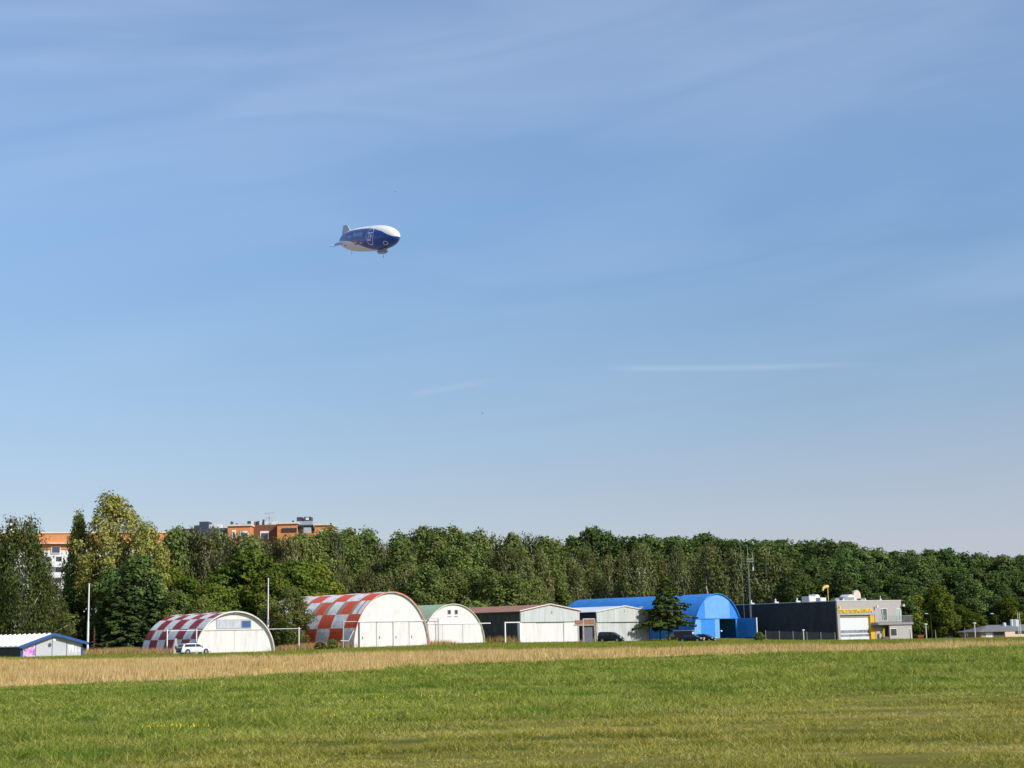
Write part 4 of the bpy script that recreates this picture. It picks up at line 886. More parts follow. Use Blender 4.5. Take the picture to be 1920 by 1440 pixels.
def conifer(name, H, Rr, h0, m, seed, nlev=20, leaf=0.3, per=95, sag=0.25, irr=0.25):
    r_ = np.random.default_rng(seed); PP = []; NN = []
    for i in range(nlev):
        t = i/nlev; z = h0+(H-h0)*t; nb = 7 if t < .8 else 5
        for k in range(nb):
            a = k*2*np.pi/nb+r_.normal(0, .25)+i*1.1; L = Rr*(1-t)**0.8*(1-irr+2*irr*r_.random())+0.25
            u = r_.random(int(per*(0.25+L/Rr)))**0.7
            wv = r_.normal(0, 1, len(u))*0.16*L*(1.1-u)
            x = u*L*np.cos(a)-wv*np.sin(a); y = u*L*np.sin(a)+wv*np.cos(a)
            zz = z-sag*L*u**1.6+0.12*L*u*r_.random()-np.abs(r_.normal(0, .18, len(u)))*(H-h0)/nlev
            PP.append(np.c_[x, y, zz]); NN.append(np.c_[np.cos(a)*.4+r_.normal(0, .5, len(u)), np.sin(a)*.4+r_.normal(0, .5, len(u)), 0.7+r_.normal(0, .4, len(u))])
    p = np.concatenate(PP); q = np.concatenate(NN)
    return fastmesh(name, quads(p, q, leaf*(.6+.8*r_.random(len(p))), 2.2, r_), 4, [m])
def trunk_mesh(name, H, r0, m, seed, limbs=10, cx=None, bend=0.3, fork=False, h1=0.25):
    r_ = random.Random(seed); mb = MB(); pts = []; x = y = 0
    for i in range(9):
        z = -0.5+(H*0.93+0.5)*i/8; pts.append((x, y, z)); x += r_.uniform(-bend, bend); y += r_.uniform(-bend, bend)
    mb.tube(pts, [r0*(1-0.9*i/8)**0.9+0.02 for i in range(9)], 7)
    for k in range(limbs):
        if cx is not None: e = Vector(cx[r_.randrange(len(cx))])
        else: e = Vector((r_.uniform(-2, 2), r_.uniform(-2, 2), r_.uniform(H*.4, H*.9)))
        zb = max(H*h1*0.6, e.z-H*0.22-math.hypot(e.x, e.y)*0.6); i = min(7, int((zb+.5)/(H*.93+.5)*8)); f_ = (zb+.5)/(H*.93+.5)*8-i
        s = Vector(pts[i]).lerp(Vector(pts[i+1]), f_); md = s.lerp(e, .5)+Vector((0, 0, .4)); rr_ = r0*(1-zb/H)*0.5+.04
        mb.tube([s, md, e], [rr_, rr_*.65, .04], 5)
    me = D.meshes.new(name); me.from_pydata(mb.v, [], mb.f); me.materials.append(m); me.polygons.foreach_set('use_smooth', [True]*len(mb.f)); me.update(); return me
bark = mat('brown_bark', (0.14, 0.12, 0.10), 0.95, 0.35, 6, stretch=(4, 4, 0.5))
bbark = mat('birch_bark', (0.60, 0.58, 0.50), 0.85, 0.15, 2, dirt=(0.06, 0.055, 0.05), dirt_amt=0.75, dirt_scale=2.2, stretch=(1, 1, 2.5))
L_oak = leafmat('dark_leaves', (0.045, 0.080, 0.026), (0.15, 0.21, 0.060), .22, .25)
L_mid = leafmat('mid_leaves', (0.062, 0.092, 0.026), (0.23, 0.28, 0.082), .3, .28, (0.30, 0.28, 0.08), .3)
L_bir = leafmat('birch_leaves', (0.075, 0.092, 0.034), (0.235, 0.25, 0.095), .3, .25, (0.32, 0.28, 0.10), .3)
L_wep = leafmat('weeping_leaves', (0.045, 0.062, 0.020), (0.155, 0.175, 0.055), .25, .15, (0.2, 0.18, 0.05), .25)
L_map = leafmat('fresh_leaves', (0.055, 0.088, 0.016), (0.17, 0.215, 0.036), .3, .22, (0.27, 0.25, 0.045), .4)
L_pop = leafmat('pale_yellow_leaves', (0.12, 0.13, 0.035), (0.44, 0.42, 0.12), .3, .1, (0.55, 0.46, 0.13), .6, .5)
L_spr = leafmat('spruce_needles', (0.032, 0.055, 0.020), (0.10, 0.145, 0.046), .1, .1)
L_lar = leafmat('larch_needles', (0.035, 0.060, 0.016), (0.13, 0.16, 0.04), .2, .1, (0.2, 0.19, 0.04), .5, .5)
PROTO = {}
def proto(key, cm, tm): PROTO[key] = (cm, tm)
for s in range(5):
    c_, cx = crown('oak_crown', 20, 4.6, 1.0, 'dome', 120, 1.45, 11000, 0.36, L_oak, 100+s, up=.45, squash=.62); proto(('oak', s), c_, trunk_mesh('oak_trunk', 20, .3, bark, s, 8, cx))
for s in range(5):
    c_, cx = crown('leafy_crown', 20, 4.2, 1.2, 'oval', 130, 1.25, 11500, 0.34, L_mid, 200+s, up=.3, squash=.95); proto(('mid', s), c_, trunk_mesh('leafy_trunk', 20, .28, bark, 20+s, 10, cx))
for s in range(5):
    c_, cx = crown('birch_crown', 20, 3.6, 2.5, 'birch', 105, .95, 6200, 0.27, L_bir, 300+s, up=-.1, squash=1.35, droop=1.6, asp=2.0, inner=.3); proto(('birch', s), c_, trunk_mesh('birch_trunk', 20, .22, bbark, 40+s, 16, cx, .35))
for s in range(4):
    c_, cx = crown('maple_crown', 13, 4.2, .6, 'oval', 90, 1.2, 12000, 0.31, L_map, 400+s, up=.4, squash=.8); proto(('maple', s), c_, trunk_mesh('maple_trunk', 13, .22, bark, 60+s, 8, cx))
for s in range(2):
    c_, cx = crown('poplar_crown', 24, 6.0, 6.5, 'tall', 120, 1.15, 15000, 0.30, L_pop, 500+s, up=.3, squash=1.25, inner=.3); proto(('poplar', s), c_, trunk_mesh('poplar_trunk', 24, .45, bark, 70+s, 26, cx, .3))
for s in range(3):
    c_, cx = crown('weeping_crown', 20, 5.0, 1.0, 'birch', 190, 1.1, 22000, 0.19, L_wep, 600+s, up=-.2, squash=1.6, droop=2.6, asp=2.6, inner=.4); proto(('weeping', s), c_, trunk_mesh('weeping_trunk', 20, .28, bbark, 80+s, 16, cx, .4))
for s in range(2):
    proto(('spruce', s), conifer('spruce_crown', 12, 3.2, .3, L_spr, 700+s, 22, .26, 105), trunk_mesh('spruce_trunk', 12, .2, bark, 90+s, 0, None, .03))
proto(('larch', 0), conifer('larch_crown', 10.5, 4.1, 2.6, L_lar, 720, 17, .23, 125, .15, .5), trunk_mesh('larch_trunk', 10.5, .17, bark, 95, 6, [(1.5, 0, 6), (-1.8, .5, 5), (2.2, .3, 4), (-1, -1, 7)], .08))
for s in range(3):
    c_, cx = crown('shrub_crown', 4, 2.4, .0, 'dome', 40, .7, 3600, 0.24, L_mid, 800+s, up=.4, squash=.8); proto(('shrub', s), c_, trunk_mesh('shrub_stem', 3, .07, bark, 99+s, 6, cx, .2))
HT = {'oak': 20, 'mid': 20, 'birch': 20, 'maple': 13, 'poplar': 24, 'weeping': 20, 'spruce': 12, 'larch': 10.5, 'shrub': 4}
NAME = {'oak': 'broadleaf_tree', 'mid': 'broadleaf_tree', 'birch': 'birch_tree', 'maple': 'maple_tree', 'poplar': 'poplar_tree', 'weeping': 'weeping_birch', 'spruce': 'spruce_tree', 'larch': 'larch_tree', 'shrub': 'shrub'}
tr_rng = random.Random(11)
def tree(kind, px, pyt, d, label, group=None, wide=1.0, var=None, cat='tree', rz=None, base=None):
    x = rat(px)*d; zg = hz(x, d) if base is None else base
    Ht = P(px, pyt, d).z-zg
    ks = [k for k in PROTO if k[0] == kind]; cm, tm = PROTO[(kind, var)] if var is not None else PROTO[tr_rng.choice(ks)]
    s = Ht/HT[kind]
    r_ = thing(NAME[kind], label, cat, (x, d, zg), tr_rng.uniform(0, 6.28) if rz is None else rz, group)
    sw = (s**0.5 if s < 1 else s**0.8)*wide*tr_rng.uniform(.92, 1.1); r_.scale = (sw, sw, s)
    for nm, me in (('trunk', tm), ('crown', cm)):
        o = D.objects.new(nm, me); C.objects.link(o); o.parent = r_
    return r_
CON = [(-120, 1000), (0, 992), (110, 1000), (300, 1020), (320, 994), (350, 985), (390, 990), (420, 984), (450, 1003), (480, 1000), (540, 1000), (575, 1010), (600, 1004), (622, 998), (642, 986), (690, 1003), (715, 1018), (740, 1006), (780, 996), (820, 990), (860, 999),
       (900, 1003), (950, 998), (980, 1001), (1020, 1016), (1050, 1013), (1062, 1022), (1100, 995), (1130, 998), (1160, 1010), (1200, 1006), (1260, 1004), (1290, 1010), (1320, 1003), (1370, 1009), (1400, 1020), (1440, 1015), (1500, 1012), (1540, 1016), (1580, 1016),
       (1620, 1026), (1660, 1031), (1690, 1031), (1740, 1030), (1780, 1036), (1850, 1036), (1900, 1041), (1930, 1043), (2060, 1052)]
def con(px): return float(np.interp(px, [c[0] for c in CON], [c[1] for c in CON]))
U = tr_rng.uniform
GR = 'trees of the dense dark wood on the right'; GM = 'trees of the mixed wood behind the hangars'; GB = 'birches behind the hangars'; GL = 'trees of the grove on the left'
MARKS = [(300, 'the gap right of the pale tall tree'), (335, 'the left part of the maroon roof'), (375, 'the navy penthouses'), (437, 'the peak of the low white gable'), (468, 'the first orange roof block'), (502, 'the thin tall white pole'), (540, 'the second orange roof block'),
         (570, 'the far end of the orange checkered roof'), (610, 'the last small orange roof block'), (650, 'the middle of the orange checkered roof'), (700, 'the dip in the treeline'), (738, 'the peak of the tall white gable'), (790, 'the left end of the green roof'), (850, 'the peak of the green roofed hangar'),
         (890, 'the left end of the rusty roof'), (940, 'the middle of the rusty roof'), (985, 'the right half of the rusty roof'), (1031, 'the peak of the rusty roofed hangar'), (1080, 'the joint of the two gabled hangars'), (1125, 'the left end of the blue roof'), (1171, 'the peak of the grey metal hangar'),
         (1210, 'the right corner of the grey metal hangar'), (1250, 'the larch'), (1295, 'the tan skylight right of the larch'), (1347, 'the peak of the blue hangar'), (1375, 'the right flank of the blue hangar'), (1406, 'the radio mast'), (1440, 'the left end of the dark wall'), (1475, 'the wire fence'), (1507, 'the short conical lamp post'),
         (1535, 'the white roof units'), (1556, 'the windsock'), (1590, 'the yellow lettering'), (1611, 'the cream roof chimney'), (1636, 'the yellow pillar'), (1660, 'the upper station window'), (1690, 'the right corner of the station'), (1711, 'the balcony end'), (1738, 'the lamp post beside the station'), (1765, 'the plank sheds'), (1790, 'the half hidden grey car'),
         (1826, 'the pair of lamp posts'), (1853, 'the white garage door'), (1880, 'the middle of the low grey roof'), (1902, 'the low house chimneys'), (1915, 'the two flag poles')]
USED = set()
def place(px, base):
    if px > 1925: return base+', standing just outside the right edge'
    for k_ in sorted(range(len(MARKS)), key=lambda i: abs(MARKS[i][0]-px))[:6]:
        mx, mt = MARKS[k_]; dx = px-mx
        lb = base+(' above ' if abs(dx) < 9 else ' left above ' if dx < 0 else ' right above ')+mt
        if lb not in USED: USED.add(lb); return lb
    return lb
# right wood: back, middle and front rows
px = 1275
while px < 1958:
    tree('oak', px, con(px)+U(-5, 9), 372+U(-6, 6), place(px, 'dark tree in the top row'), GR+', top row', wide=.95); px += U(25, 35)
px = 1490
while px < 1958:
    tree('oak', px, con(px)+U(16, 40), 356+U(-4, 4), place(px, 'dark tree of the middle row'), GR+', middle', wide=.95); px += U(30, 40)
px = 1500
while px < 1958:
    tree('oak', px, con(px)+U(50, 90), 342+U(-5, 3), place(px, 'lower dark tree of the front row'), GR+', front edge', wide=1.0); px += U(36, 50)
for px, py in ((1718, 1108), (1762, 1094), (1795, 1125), (1832, 1142), (1893, 1116)):
    tree('maple', px, py+8, 337, place(px, 'bright green small tree before the right wood'), 'bright green trees before the dark wood', wide=.85)
# middle wood
px = 560
while px < 1300:
    k = 'mid' if U(0, 1) < .7 else 'birch'
    if 1050 < px: k = 'oak'
    tree(k, px, con(px)+U(-5, 8), (338 if px < 1040 else 372)+U(-6, 8), place(px, {'mid': 'leafy tree on the skyline', 'birch': 'slender birch on the skyline', 'oak': 'dark crown behind the birches'}[k]),
         {'mid': GM+', top row', 'birch': GB+', top row', 'oak': 'dark crowns behind the birches'}[k], wide=.9); px += U(24, 34)
px = 575
while px < 1310:
    k = 'birch' if (px > 940 or U(0, 1) < .35) else 'mid'
    tree(k, px, con(px)+U(18, 40), (322 if px < 1040 else 358)+U(-4, 6), place(px, {'mid': 'olive leafy tree halfway up', 'birch': 'olive birch halfway up'}[k]), {'mid': GM+', middle', 'birch': GB+', middle'}[k], wide=.92); px += U(28, 38)
px = 600
while px < 1310:
    k = 'mid' if U(0, 1) < .7 else 'birch'
    tree(k, px, con(px)+U(55, 95), (308 if px < 1040 else 346)+U(-4, 5), place(px, {'mid': 'lower leafy tree', 'birch': 'lower birch'}[k]), {'mid': GM+', front edge', 'birch': GB+', front edge'}[k], wide=1.0); px += U(34, 46)
# open birches with pale stems right of the blue hangar
for px, py, lab in ((1205, 1020, 'yellow green birch with bare lower limbs above the grey metal hangar'), (1285, 1058, 'pale birch with open crown left of the blue hangar ridge'), (1338, 1022, 'tall olive birch directly behind the blue hangar ridge'),
                    (1385, 1030, 'olive birch beside the radio mast'), (1440, 1018, 'large spreading birch with pale forked limbs right of the radio mast'), (1472, 1040, 'narrow birch at the edge of the dark wood right of the mast')):
    tree('birch', px, py, 342, lab, wide=1.2 if px in (1338, 1440) else .95)
# left grove
px = 300
while px < 640:
    pt = max(con(px)+U(-2, 10), con(px)); k = 'birch' if U(0, 1) < .5 else 'mid'
    tree(k, px, pt, 300+U(-6, 6), place(px, {'mid': 'tall leafy tree of the left grove', 'birch': 'tall drooping birch of the left grove'}[k]), {'mid': GL+', leafy', 'birch': GL+', birches'}[k], wide=.85); px += U(24, 32)
for px, py, d, lab in ((318, 1070, 262, 'bright green maple right of the tall pale tree'), (352, 1088, 258, 'fresh green maple above the left end of the maroon checkered roof'), (400, 1100, 255, 'light green maple directly above the low checkered hangar'),
                       (470, 1042, 270, 'tall sunlit green maple left of the thin white pole'), (505, 1075, 262, 'yellow green maple just behind the thin white pole'), (548, 1052, 268, 'green maple between the two checkered hangars, taller one'), (430, 1060, 275, 'green maple in the gap above the low hangar ridge'), (590, 1060, 272, 'green maple behind the orange checkered roof')):
    tree('maple', px, py, d, lab, wide=1.0 if d < 265 else 1.2)
for px, py, d, lab in ((545, 1105, 233, 'dark leafy tree standing between the two checkered hangars'), (508, 1128, 238, 'lower dark leafy tree right behind the thin white pole'), (330, 1110, 252, 'dark leafy tree behind the maroon checkered roof'), (380, 1125, 250, 'low dark leafy tree behind the ridge of the low checkered hangar')):
    tree('mid', px, py, d, lab, wide=.9)
tree('poplar', 207, 936, 262, 'tallest tree of the left grove, with pale yellow green open crown', var=0, wide=.92)
tree('poplar', 270, 985, 258, 'smaller pale yellow tree leaning beside the tallest tree', var=1, wide=.75)
tree('mid', 142, 970, 266, 'dark left limb of the tallest tree, built as its own leafy tree', wide=.42)  # separate narrow tree stands in for a dark limb of the poplar
tree('weeping', 35, 970, 246, 'weeping birch at the left edge behind the low shed', var=0, wide=1.15)
tree('weeping', 80, 1078, 250, 'smaller weeping birch between the edge birch and the orange block', var=1, wide=.9)
tree('weeping', -40, 985, 250, 'weeping birch cut by the left edge of the photo', var=2, wide=1.2)
tree('spruce', 232, 1080, 246, 'dense dark spruce right of the white pole and behind the low shed', var=0, wide=1.5)
tree('spruce', 285, 1090, 252, 'dark spruce left of the maroon checkered roof', var=1, wide=1.3)
tree('spruce', 200, 1115, 250, 'smaller dark spruce just right of the white pole', var=1, wide=1.1)
tree('larch', 1254, 1082, 284, 'taller larch with bare stem standing before the blue hangar', var=0, wide=.95); tree('larch', 1238, 1112, 286, 'smaller larch close beside the taller one at the grey hangar corner', var=0, wide=.7)
tree('oak', 175, 1050, 268, 'dark leafy tree under the tallest pale crown', wide=1.1); tree('oak', 210, 1065, 256, 'dark green tree between the two spruces and the tallest crown', wide=.9); tree('oak', 130, 1104, 262, 'dark green tree right of the white apartment wall', wide=.7)
tree('oak', 262, 1045, 254, 'dark leafy tree behind the two spruces', wide=1.1)
for px, py, d, lab in ((118, 1155, 258, 'dark shrub right of the low shed roof'), (150, 1160, 262, 'yellow green shrub left of the white pole'), (60, 1150, 262, 'dark shrub above the low shed roof'), (10, 1150, 262, 'dark shrub behind the left end of the low shed'),
                       (1262, 1190, 292, 'low shrub at the foot of the larch'), (1424, 1186, 284, 'small bright shrub beside the open blue door'), (600, 1204, 226, 'low bush at the foot of the orange checkered roof'), (623, 1201, 224, 'narrow bush before the checkered side near the white doors')):
    tree('shrub', px, py, d, lab, wide=.6 if d < 230 or px == 1424 else 1.3, cat='shrub')
px = 1440
while px < 1958:
    if not 1560 < px < 1700: tree('shrub', px, U(1172, 1182), 346+U(-3, 2), place(px, 'dark undergrowth shrub'), 'undergrowth shrubs on the right', wide=1.6, cat='shrub')
    px += U(26, 36)
px = 620
while px < 1300:
    tree('shrub', px, U(1140, 1165), (300 if px < 1040 else 342)+U(-3, 3), place(px, 'low undergrowth shrub'), 'undergrowth shrubs behind the hangars', wide=1.8, cat='shrub'); px += U(34, 46)
# second bare stem of the larch, dead spruce by the pole
t_ = thing('dead_conifer', 'small dead reddish conifer beside the white pole', 'tree', G(176, 240), 0)
a = MB(); a.tube([(0, 0, -.3), (.05, 0, 4.2)], [.09, .02], 6); rr_ = random.Random(5)
for i in range(46):
    z = .3+3.6*i/46; an = rr_.uniform(0, 6.28); L = (1.25*(1-z/4.4))*rr_.uniform(.6, 1.1); a.tube([(0, 0, z), (L*math.cos(an), L*math.sin(an), z-.12*L)], [.035, .012], 4)
a.build('dead_branches', mat('dead_red_wood', (0.16, 0.08, 0.06), 0.95, .3), t_)
# ------------------------------------------------------------------ poles, masts, lamps
def pole(px, pyt, d, r0, label, name='white_pole', base=None, cat='pole', m=None, pyb=None):
    g_ = G(px, d) if pyb is None else P(px, pyb, d); zt = P(px, pyt, d).z-g_.z
    t_ = thing(name, label, cat, g_)
    MB().tube([(0, 0, -.5), (0, 0, zt*.45), (0, 0, zt*.455), (0, 0, zt)], [r0, r0, r0*.75, r0*.6], 10).build('shaft', m or steel_white, t_)
    MB().lathe([(r0*.6, 0), (r0*.9, .03), (r0*.9, .12), (0, .18)], 8).build('cap', m or steel_white, t_, loc=(0, 0, zt)); return t_
pole(164.5, 1096, 236, .17, 'thick white pole at the right end of the low blue trimmed shed')
pole(502.5, 1086, 232, .13, 'thin tall white pole behind the right side of the low checkered hangar')
def mushroom(px, pyt, pyb, d, label, group='mushroom head lamp posts on the right', hr=.36):
    g_ = P(px, pyb, d); zt = P(px, pyt, d).z-g_.z; t_ = thing('lamp_post', label, 'lamp post', g_, 0, group)
    MB().tube([(0, 0, -.6), (0, 0, zt-.4)], .11, 8).build('shaft', mat('lamp_shaft', (0.62, 0.60, 0.56), 0.5), t_)
    MB().lathe([(.12, 0), (.16, .22), (hr, .26), (hr*.9, .36), (.08, .46), (0, .48)], 12).build('lamp_head', mat('lamp_head_white', (0.70, 0.69, 0.66), 0.4), t_, loc=(0, 0, zt-.46))
mushroom(1507, 1180, 1199, 292, 'short lamp post with conical cap before the wire fence', hr=.3)
mushroom(1737.5, 1169, 1200, 322, 'lamp post nearest to the grey rescue station', hr=.40)
mushroom(1821.5, 1176, 1198, 338, 'shorter lamp post of the pair left of the low house')
mushroom(1829, 1167, 1198, 316, 'taller lamp post of the pair left of the low house', hr=.42)
for px, pyt, lab in ((1808, 1179, 'plain grey post left of the shorter lamp post'), (1753, 1183, 'plain grey post right of the lamp post near the rescue station'), (1812, 1189, 'short pale stub post beside the plain grey post')):
    pole(px, pyt, 325, .09, lab, 'grey_post', cat='post', m=steel_grey)
for px, pyt, lab in ((1909, 1150.5, 'left one of the two thin flag poles at the right edge'), (1912.5, 1150.5, 'right one of the two thin flag poles at the right edge')):
    pole(px, pyt, 308, .08, lab, 'flag_pole', m=steel_white)
def street(px, pyt, d, label):
    g_ = G(px+6, d); zt = P(px, pyt, d).z-g_.z; t_ = thing('street_lamp', label, 'street lamp', g_, 0, 'street lamps against the dark wood')
    MB().tube([(0, 0, -.5), (0, 0, zt-.3), (-.3, 0, zt-.05), (-.7, 0, zt)], [.08, .06, .05, .04], 6).build('pole', mat('dark_pole', (0.05, 0.06, 0.05), 0.6), t_)
    MB().lathe([(0, -.08), (.35, -.05), (.45, .05), (.2, .14), (0, .15)], 12).build('lamp_head', steel_white, t_, loc=(-.9, 0, zt))
street(1740, 1151, 330, 'street lamp above the lamp post near the rescue station'); street(1718, 1158.5, 334, 'street lamp just right of the balcony railing'); street(1863, 1151, 328, 'street lamp above the white garage door')
# radio mast behind the rescue station
g_ = G(1409, 312); t_ = thing('radio_mast', 'green grey lattice radio mast with small platform behind the dark wall', 'mast', g_)
z1 = P(1406, 1053, 312).z-g_.z; lat = MB(); mm = mat('mast_green_grey', (0.22, 0.27, 0.22), 0.6)
q = .12
for a_, b_ in ((-q, -q), (q, -q), (q, q), (-q, q)): lat.tube([(a_, b_, -.5), (a_*.8, b_*.8, z1)], .035, 5)
for i in range(28):
    z = z1*i/28; z2 = z1*(i+1)/28; s_ = 1 if i % 2 else -1
    lat.tube([(-q*s_, -q, z), (q*s_, -q, z2)], .018, 4); lat.tube([(-q*s_, q, z), (q*s_, q, z2)], .018, 4); lat.tube([(-q, -q*s_, z), (-q, q*s_, z2)], .018, 4); lat.tube([(q, -q*s_, z), (q, q*s_, z2)], .018, 4)
lat.build('lattice', mm, t_)
pl = MB(); pl.box(-.3, 1.0, -.4, .4, z1-.1, z1); 
for xx in (-.3, .35, 1.0): pl.box(xx-.03, xx+.03, -.4, -.36, z1, z1+.6)
pl.box(-.3, 1.0, -.4, -.36, z1+.5, z1+.58); pl.box(-.3, 1.0, .36, .4, z1+.5, z1+.58); pl.build('platform', steel_grey, t_)
MB().tube([(0, 0, z1), (-.1, 0, z1+3.6)], .05, 5).tube([(.95, 0, z1-1.6), (.95, 0, z1+1.8)], .05, 5).build('whip_antenna', mat('whip_green', (0.25, 0.33, 0.24), 0.6), t_)
MB().box(.85, 1.05, -.1, .1, z1-1.9, z1-1.1).build('antenna_box', steel_white, t_)
g_ = G(1397, 314); zt = P(1394, 1024, 314).z-g_.z
t_ = thing('whip_mast', 'very thin pale green whip mast left of the radio mast', 'mast', g_); MB().tube([(0, 0, -.5), (-.1, 0, zt)], .03, 5).build('shaft', MATS['whip_green'], t_)
# dog house like hutch and small things by the car
# ------------------------------------------------------------------ cars
def car(name, label, loc, rz, paint, L, Wd, H, kind, rear=None):
    t_ = thing(name, label, 'car', loc, rz, 'cars parked by the hangars')
    hw = Wd/2; gc = .22
    if kind == 'suv':   roof = [(-.47, .64), (-.40, .90), (-.27, 1.0), (-.02, .985), (.09, .93), (.25, .66)]
    elif kind == 'mpv': roof = [(-.485, .60), (-.46, .95), (-.38, 1.0), (.05, .98), (.15, .92), (.33, .62)]
    elif kind == 'coupe': roof = [(-.40, .64), (-.27, .88), (-.12, 1.0), (.02, .99), (.10, .94), (.27, .66)]
    else: roof = [(-.46, .62), (-.40, .90), (-.25, 1.0), (.0, .99), (.10, .93), (.26, .64)]
    belt = [(-.5, .34, .0), (-.495, .58, .03), (-.46, .62, .0), (-.2, .64, 0), (.1, .63, 0), (.27, .62, .0), (.38, .56, .02), (.46, .48, .06), (.497, .36, .12), (.5, .25, .2)]
    # lower body: loft of rounded sections along x
    xs_ = [-.5, -.49, -.45, -.36, -.2, 0, .15, .27, .36, .43, .48, .5]
    tops = np.interp(xs_, [b[0] for b in belt], [b[1] for b in belt])*H; ins = [.12, .04, .01, 0, 0, 0, 0, 0, .01, .04, .10, .22]
    mb = MB(); n = 10; vs = []
    for x_, zt_, i_ in zip(xs_, tops, ins):
        w1 = hw-i_*hw*1.2
        for (yy, zz) in [(-w1*.92, gc), (-w1*.985, gc+.12), (-w1, gc+.30), (-w1*.985, zt_-.16), (-w1*.93, zt_-.03), (-w1*.6, zt_+.02), (w1*.6, zt_+.02), (w1*.93, zt_-.03), (w1*.985, zt_-.16), (w1, gc+.30), (w1*.985, gc+.12), (w1*.92, gc)]:
            vs.append((x_*L, yy, max(zz, gc)))
    k = 12; fs = [(i*k+j, i*k+(j+1) % k, (i+1)*k+(j+1) % k, (i+1)*k+j) for i in range(len(xs_)-1) for j in range(k)]
    fs = [f_[::-1] for f_ in fs]; fs += [tuple(range(k)), tuple(range(len(vs)-1, len(vs)-k-1, -1))]
    mb.add(vs, fs); body = mb.build('body', paint, t_, smooth=True)
    # greenhouse
    zb = .62*H; cab = MB(); rp_ = [(x_*L, z_*H) for x_, z_ in roof]; yb_ = hw*.90; yt_ = hw*.74
    def yw(z): return yb_+(yt_-yb_)*(z-zb)/(H-zb)
    m_ = len(rp_); vs = [(x_, -yw(z_), z_) for x_, z_ in rp_]+[(x_, yw(z_), z_) for x_, z_ in rp_]
    vs += [(rp_[0][0], -yb_, zb-.12), (rp_[-1][0], -yb_, zb-.12), (rp_[0][0], yb_, zb-.12), (rp_[-1][0], yb_, zb-.12)]
    fs = [(i, i+1, m_+i+1, m_+i) for i in range(m_-1)]+[(2*m_, 2*m_+1)+tuple(range(m_-1, -1, -1)), (2*m_+3, 2*m_+2)+tuple(range(m_, 2*m_)), (0, m_, 2*m_+2, 2*m_), (m_-1, 2*m_+1, 2*m_+3, 2*m_-1)]
    cab.add(vs, fs); cab.build('cabin', paint, t_)
    gl_ = glass('car_glass', (0.015, 0.02, 0.025), .04)
    sk = MB(); zt1 = H*.905; z0_ = zb+.07
    xa, xb = rp_[0][0]+.12*L, rp_[-1][0]-.015*L
    def xfr(z): return float(np.interp(-z, [-p[1] for p in rp_[3:]], [p[0] for p in rp_[3:]]))
    def xre(z): return float(np.interp(z, [p[1] for p in rp_[:3]], [p[0] for p in rp_[:3]]))
    pil = [xre(zb)+.30, -.02*L, xfr(zb)-.12] if kind != 'mpv' else [xre(zb)+.22, -.16*L, .04*L, xfr(zb)-.12]
    for s_ in (-1, 1):
        for a_, b_ in zip(pil[:-1], pil[1:]):
            b2 = min(b_-.04, xfr(zt1)-.12 if b_ == pil[-1] else b_-.04); a2 = max(a_+.04, xre(zt1)+.12 if a_ == pil[0] else a_+.04)
            q = [(a_+.04, s_*(yw(z0_)+.012), z0_), (b_-.04, s_*(yw(z0_)+.012), z0_), (b2, s_*(yw(zt1)+.012), zt1), (a2, s_*(yw(zt1)+.012), zt1)]
            MB().add(q, [(0, 1, 2, 3) if s_ < 0 else (3, 2, 1, 0)]).build('side_window', gl_, t_)
    def across(p0, p1, name_):
        (x0, z0), (x1, z1) = p0, p1; nx_, nz = (z1-z0), -(x1-x0); l_ = math.hypot(nx_, nz); 
        if nz < 0: nx_, nz = -nx_, -nz
        ox, oz = nx_/l_*.012, nz/l_*.012
        MB().add([(x0+ox, -yw(z0)+.07, z0+oz), (x0+ox, yw(z0)-.07, z0+oz), (x1+ox, yw(z1)-.07, z1+oz), (x1+ox, -yw(z1)+.07, z1+oz)], [(0, 1, 2, 3)]).build(name_, gl_, t_)
    lp = lambda a, b, u: (a[0]+(b[0]-a[0])*u, a[1]+(b[1]-a[1])*u)
    across(lp(rp_[-1], rp_[-2], .05), lp(rp_[-1], rp_[-2], .97), 'windshield')
    across(lp(rp_[0], rp_[1], .12), lp(rp_[0], rp_[1], .92), 'rear_window')
    tyre = mat('tyre_rubber', (0.02, 0.02, 0.02), .85); rim = mat('alloy_rim', (0.45, 0.46, 0.47), .3, .05, metal=.8)
    wr_ = .34 if kind in ('suv', 'mpv') else .32
    for x_ in (-.30*L, .31*L):
        for s_ in (-1, 1):
            prof = [(.0, -.1), (wr_*.62, -.1), (wr_*.95, -.11), (wr_, -.07), (wr_, .07), (wr_*.95, .11), (wr_*.62, .1), (0, .1)]
            w_ = MB().lathe(prof, 20).build('wheel', tyre, t_, loc=(x_, s_*(hw-.07), wr_), rot=(R(90), 0, 0)); 
            rm = MB(); zz = .115*(-1 if s_ > 0 else 1)
            rm.lathe([(wr_*.62, min(zz, zz*.5)), (wr_*.62, max(zz, zz*.5))], 20); rm.build('rim', rim, w_)
            arc = MB(); arc.lathe([(wr_*1.13, -.012), (wr_*1.13, .012)], 24); arc.build('wheel_arch', mat('arch_black', (0.02, 0.02, 0.022), .7), t_, loc=(x_, s_*(hw-.001), wr_+.02), rot=(R(90), 0, 0))
            w_.location.y = s_*(hw-.075)
    for s_ in (-1, 1):
        MB().box(-.14, .10, -.17, .17, -.09, .09).build('headlight', mat('headlight_clear', (0.75, 0.76, 0.78), .15, .05), t_, loc=(.452*L, s_*hw*.74, .47*H), rot=(0, R(10), s_*R(-18)))
        MB().box(-.05, .07, -.12, .12, -.15, .13).build('taillight', mat('taillight_red', (0.35, 0.01, 0.01), .2), t_, loc=(-.487*L, s_*hw*.80, .52*H))
        MB().box(-.08, .08, -.1, .1, -.07, .07).build('mirror', paint, t_, loc=(.20*L, s_*(hw+.06), .66*H))
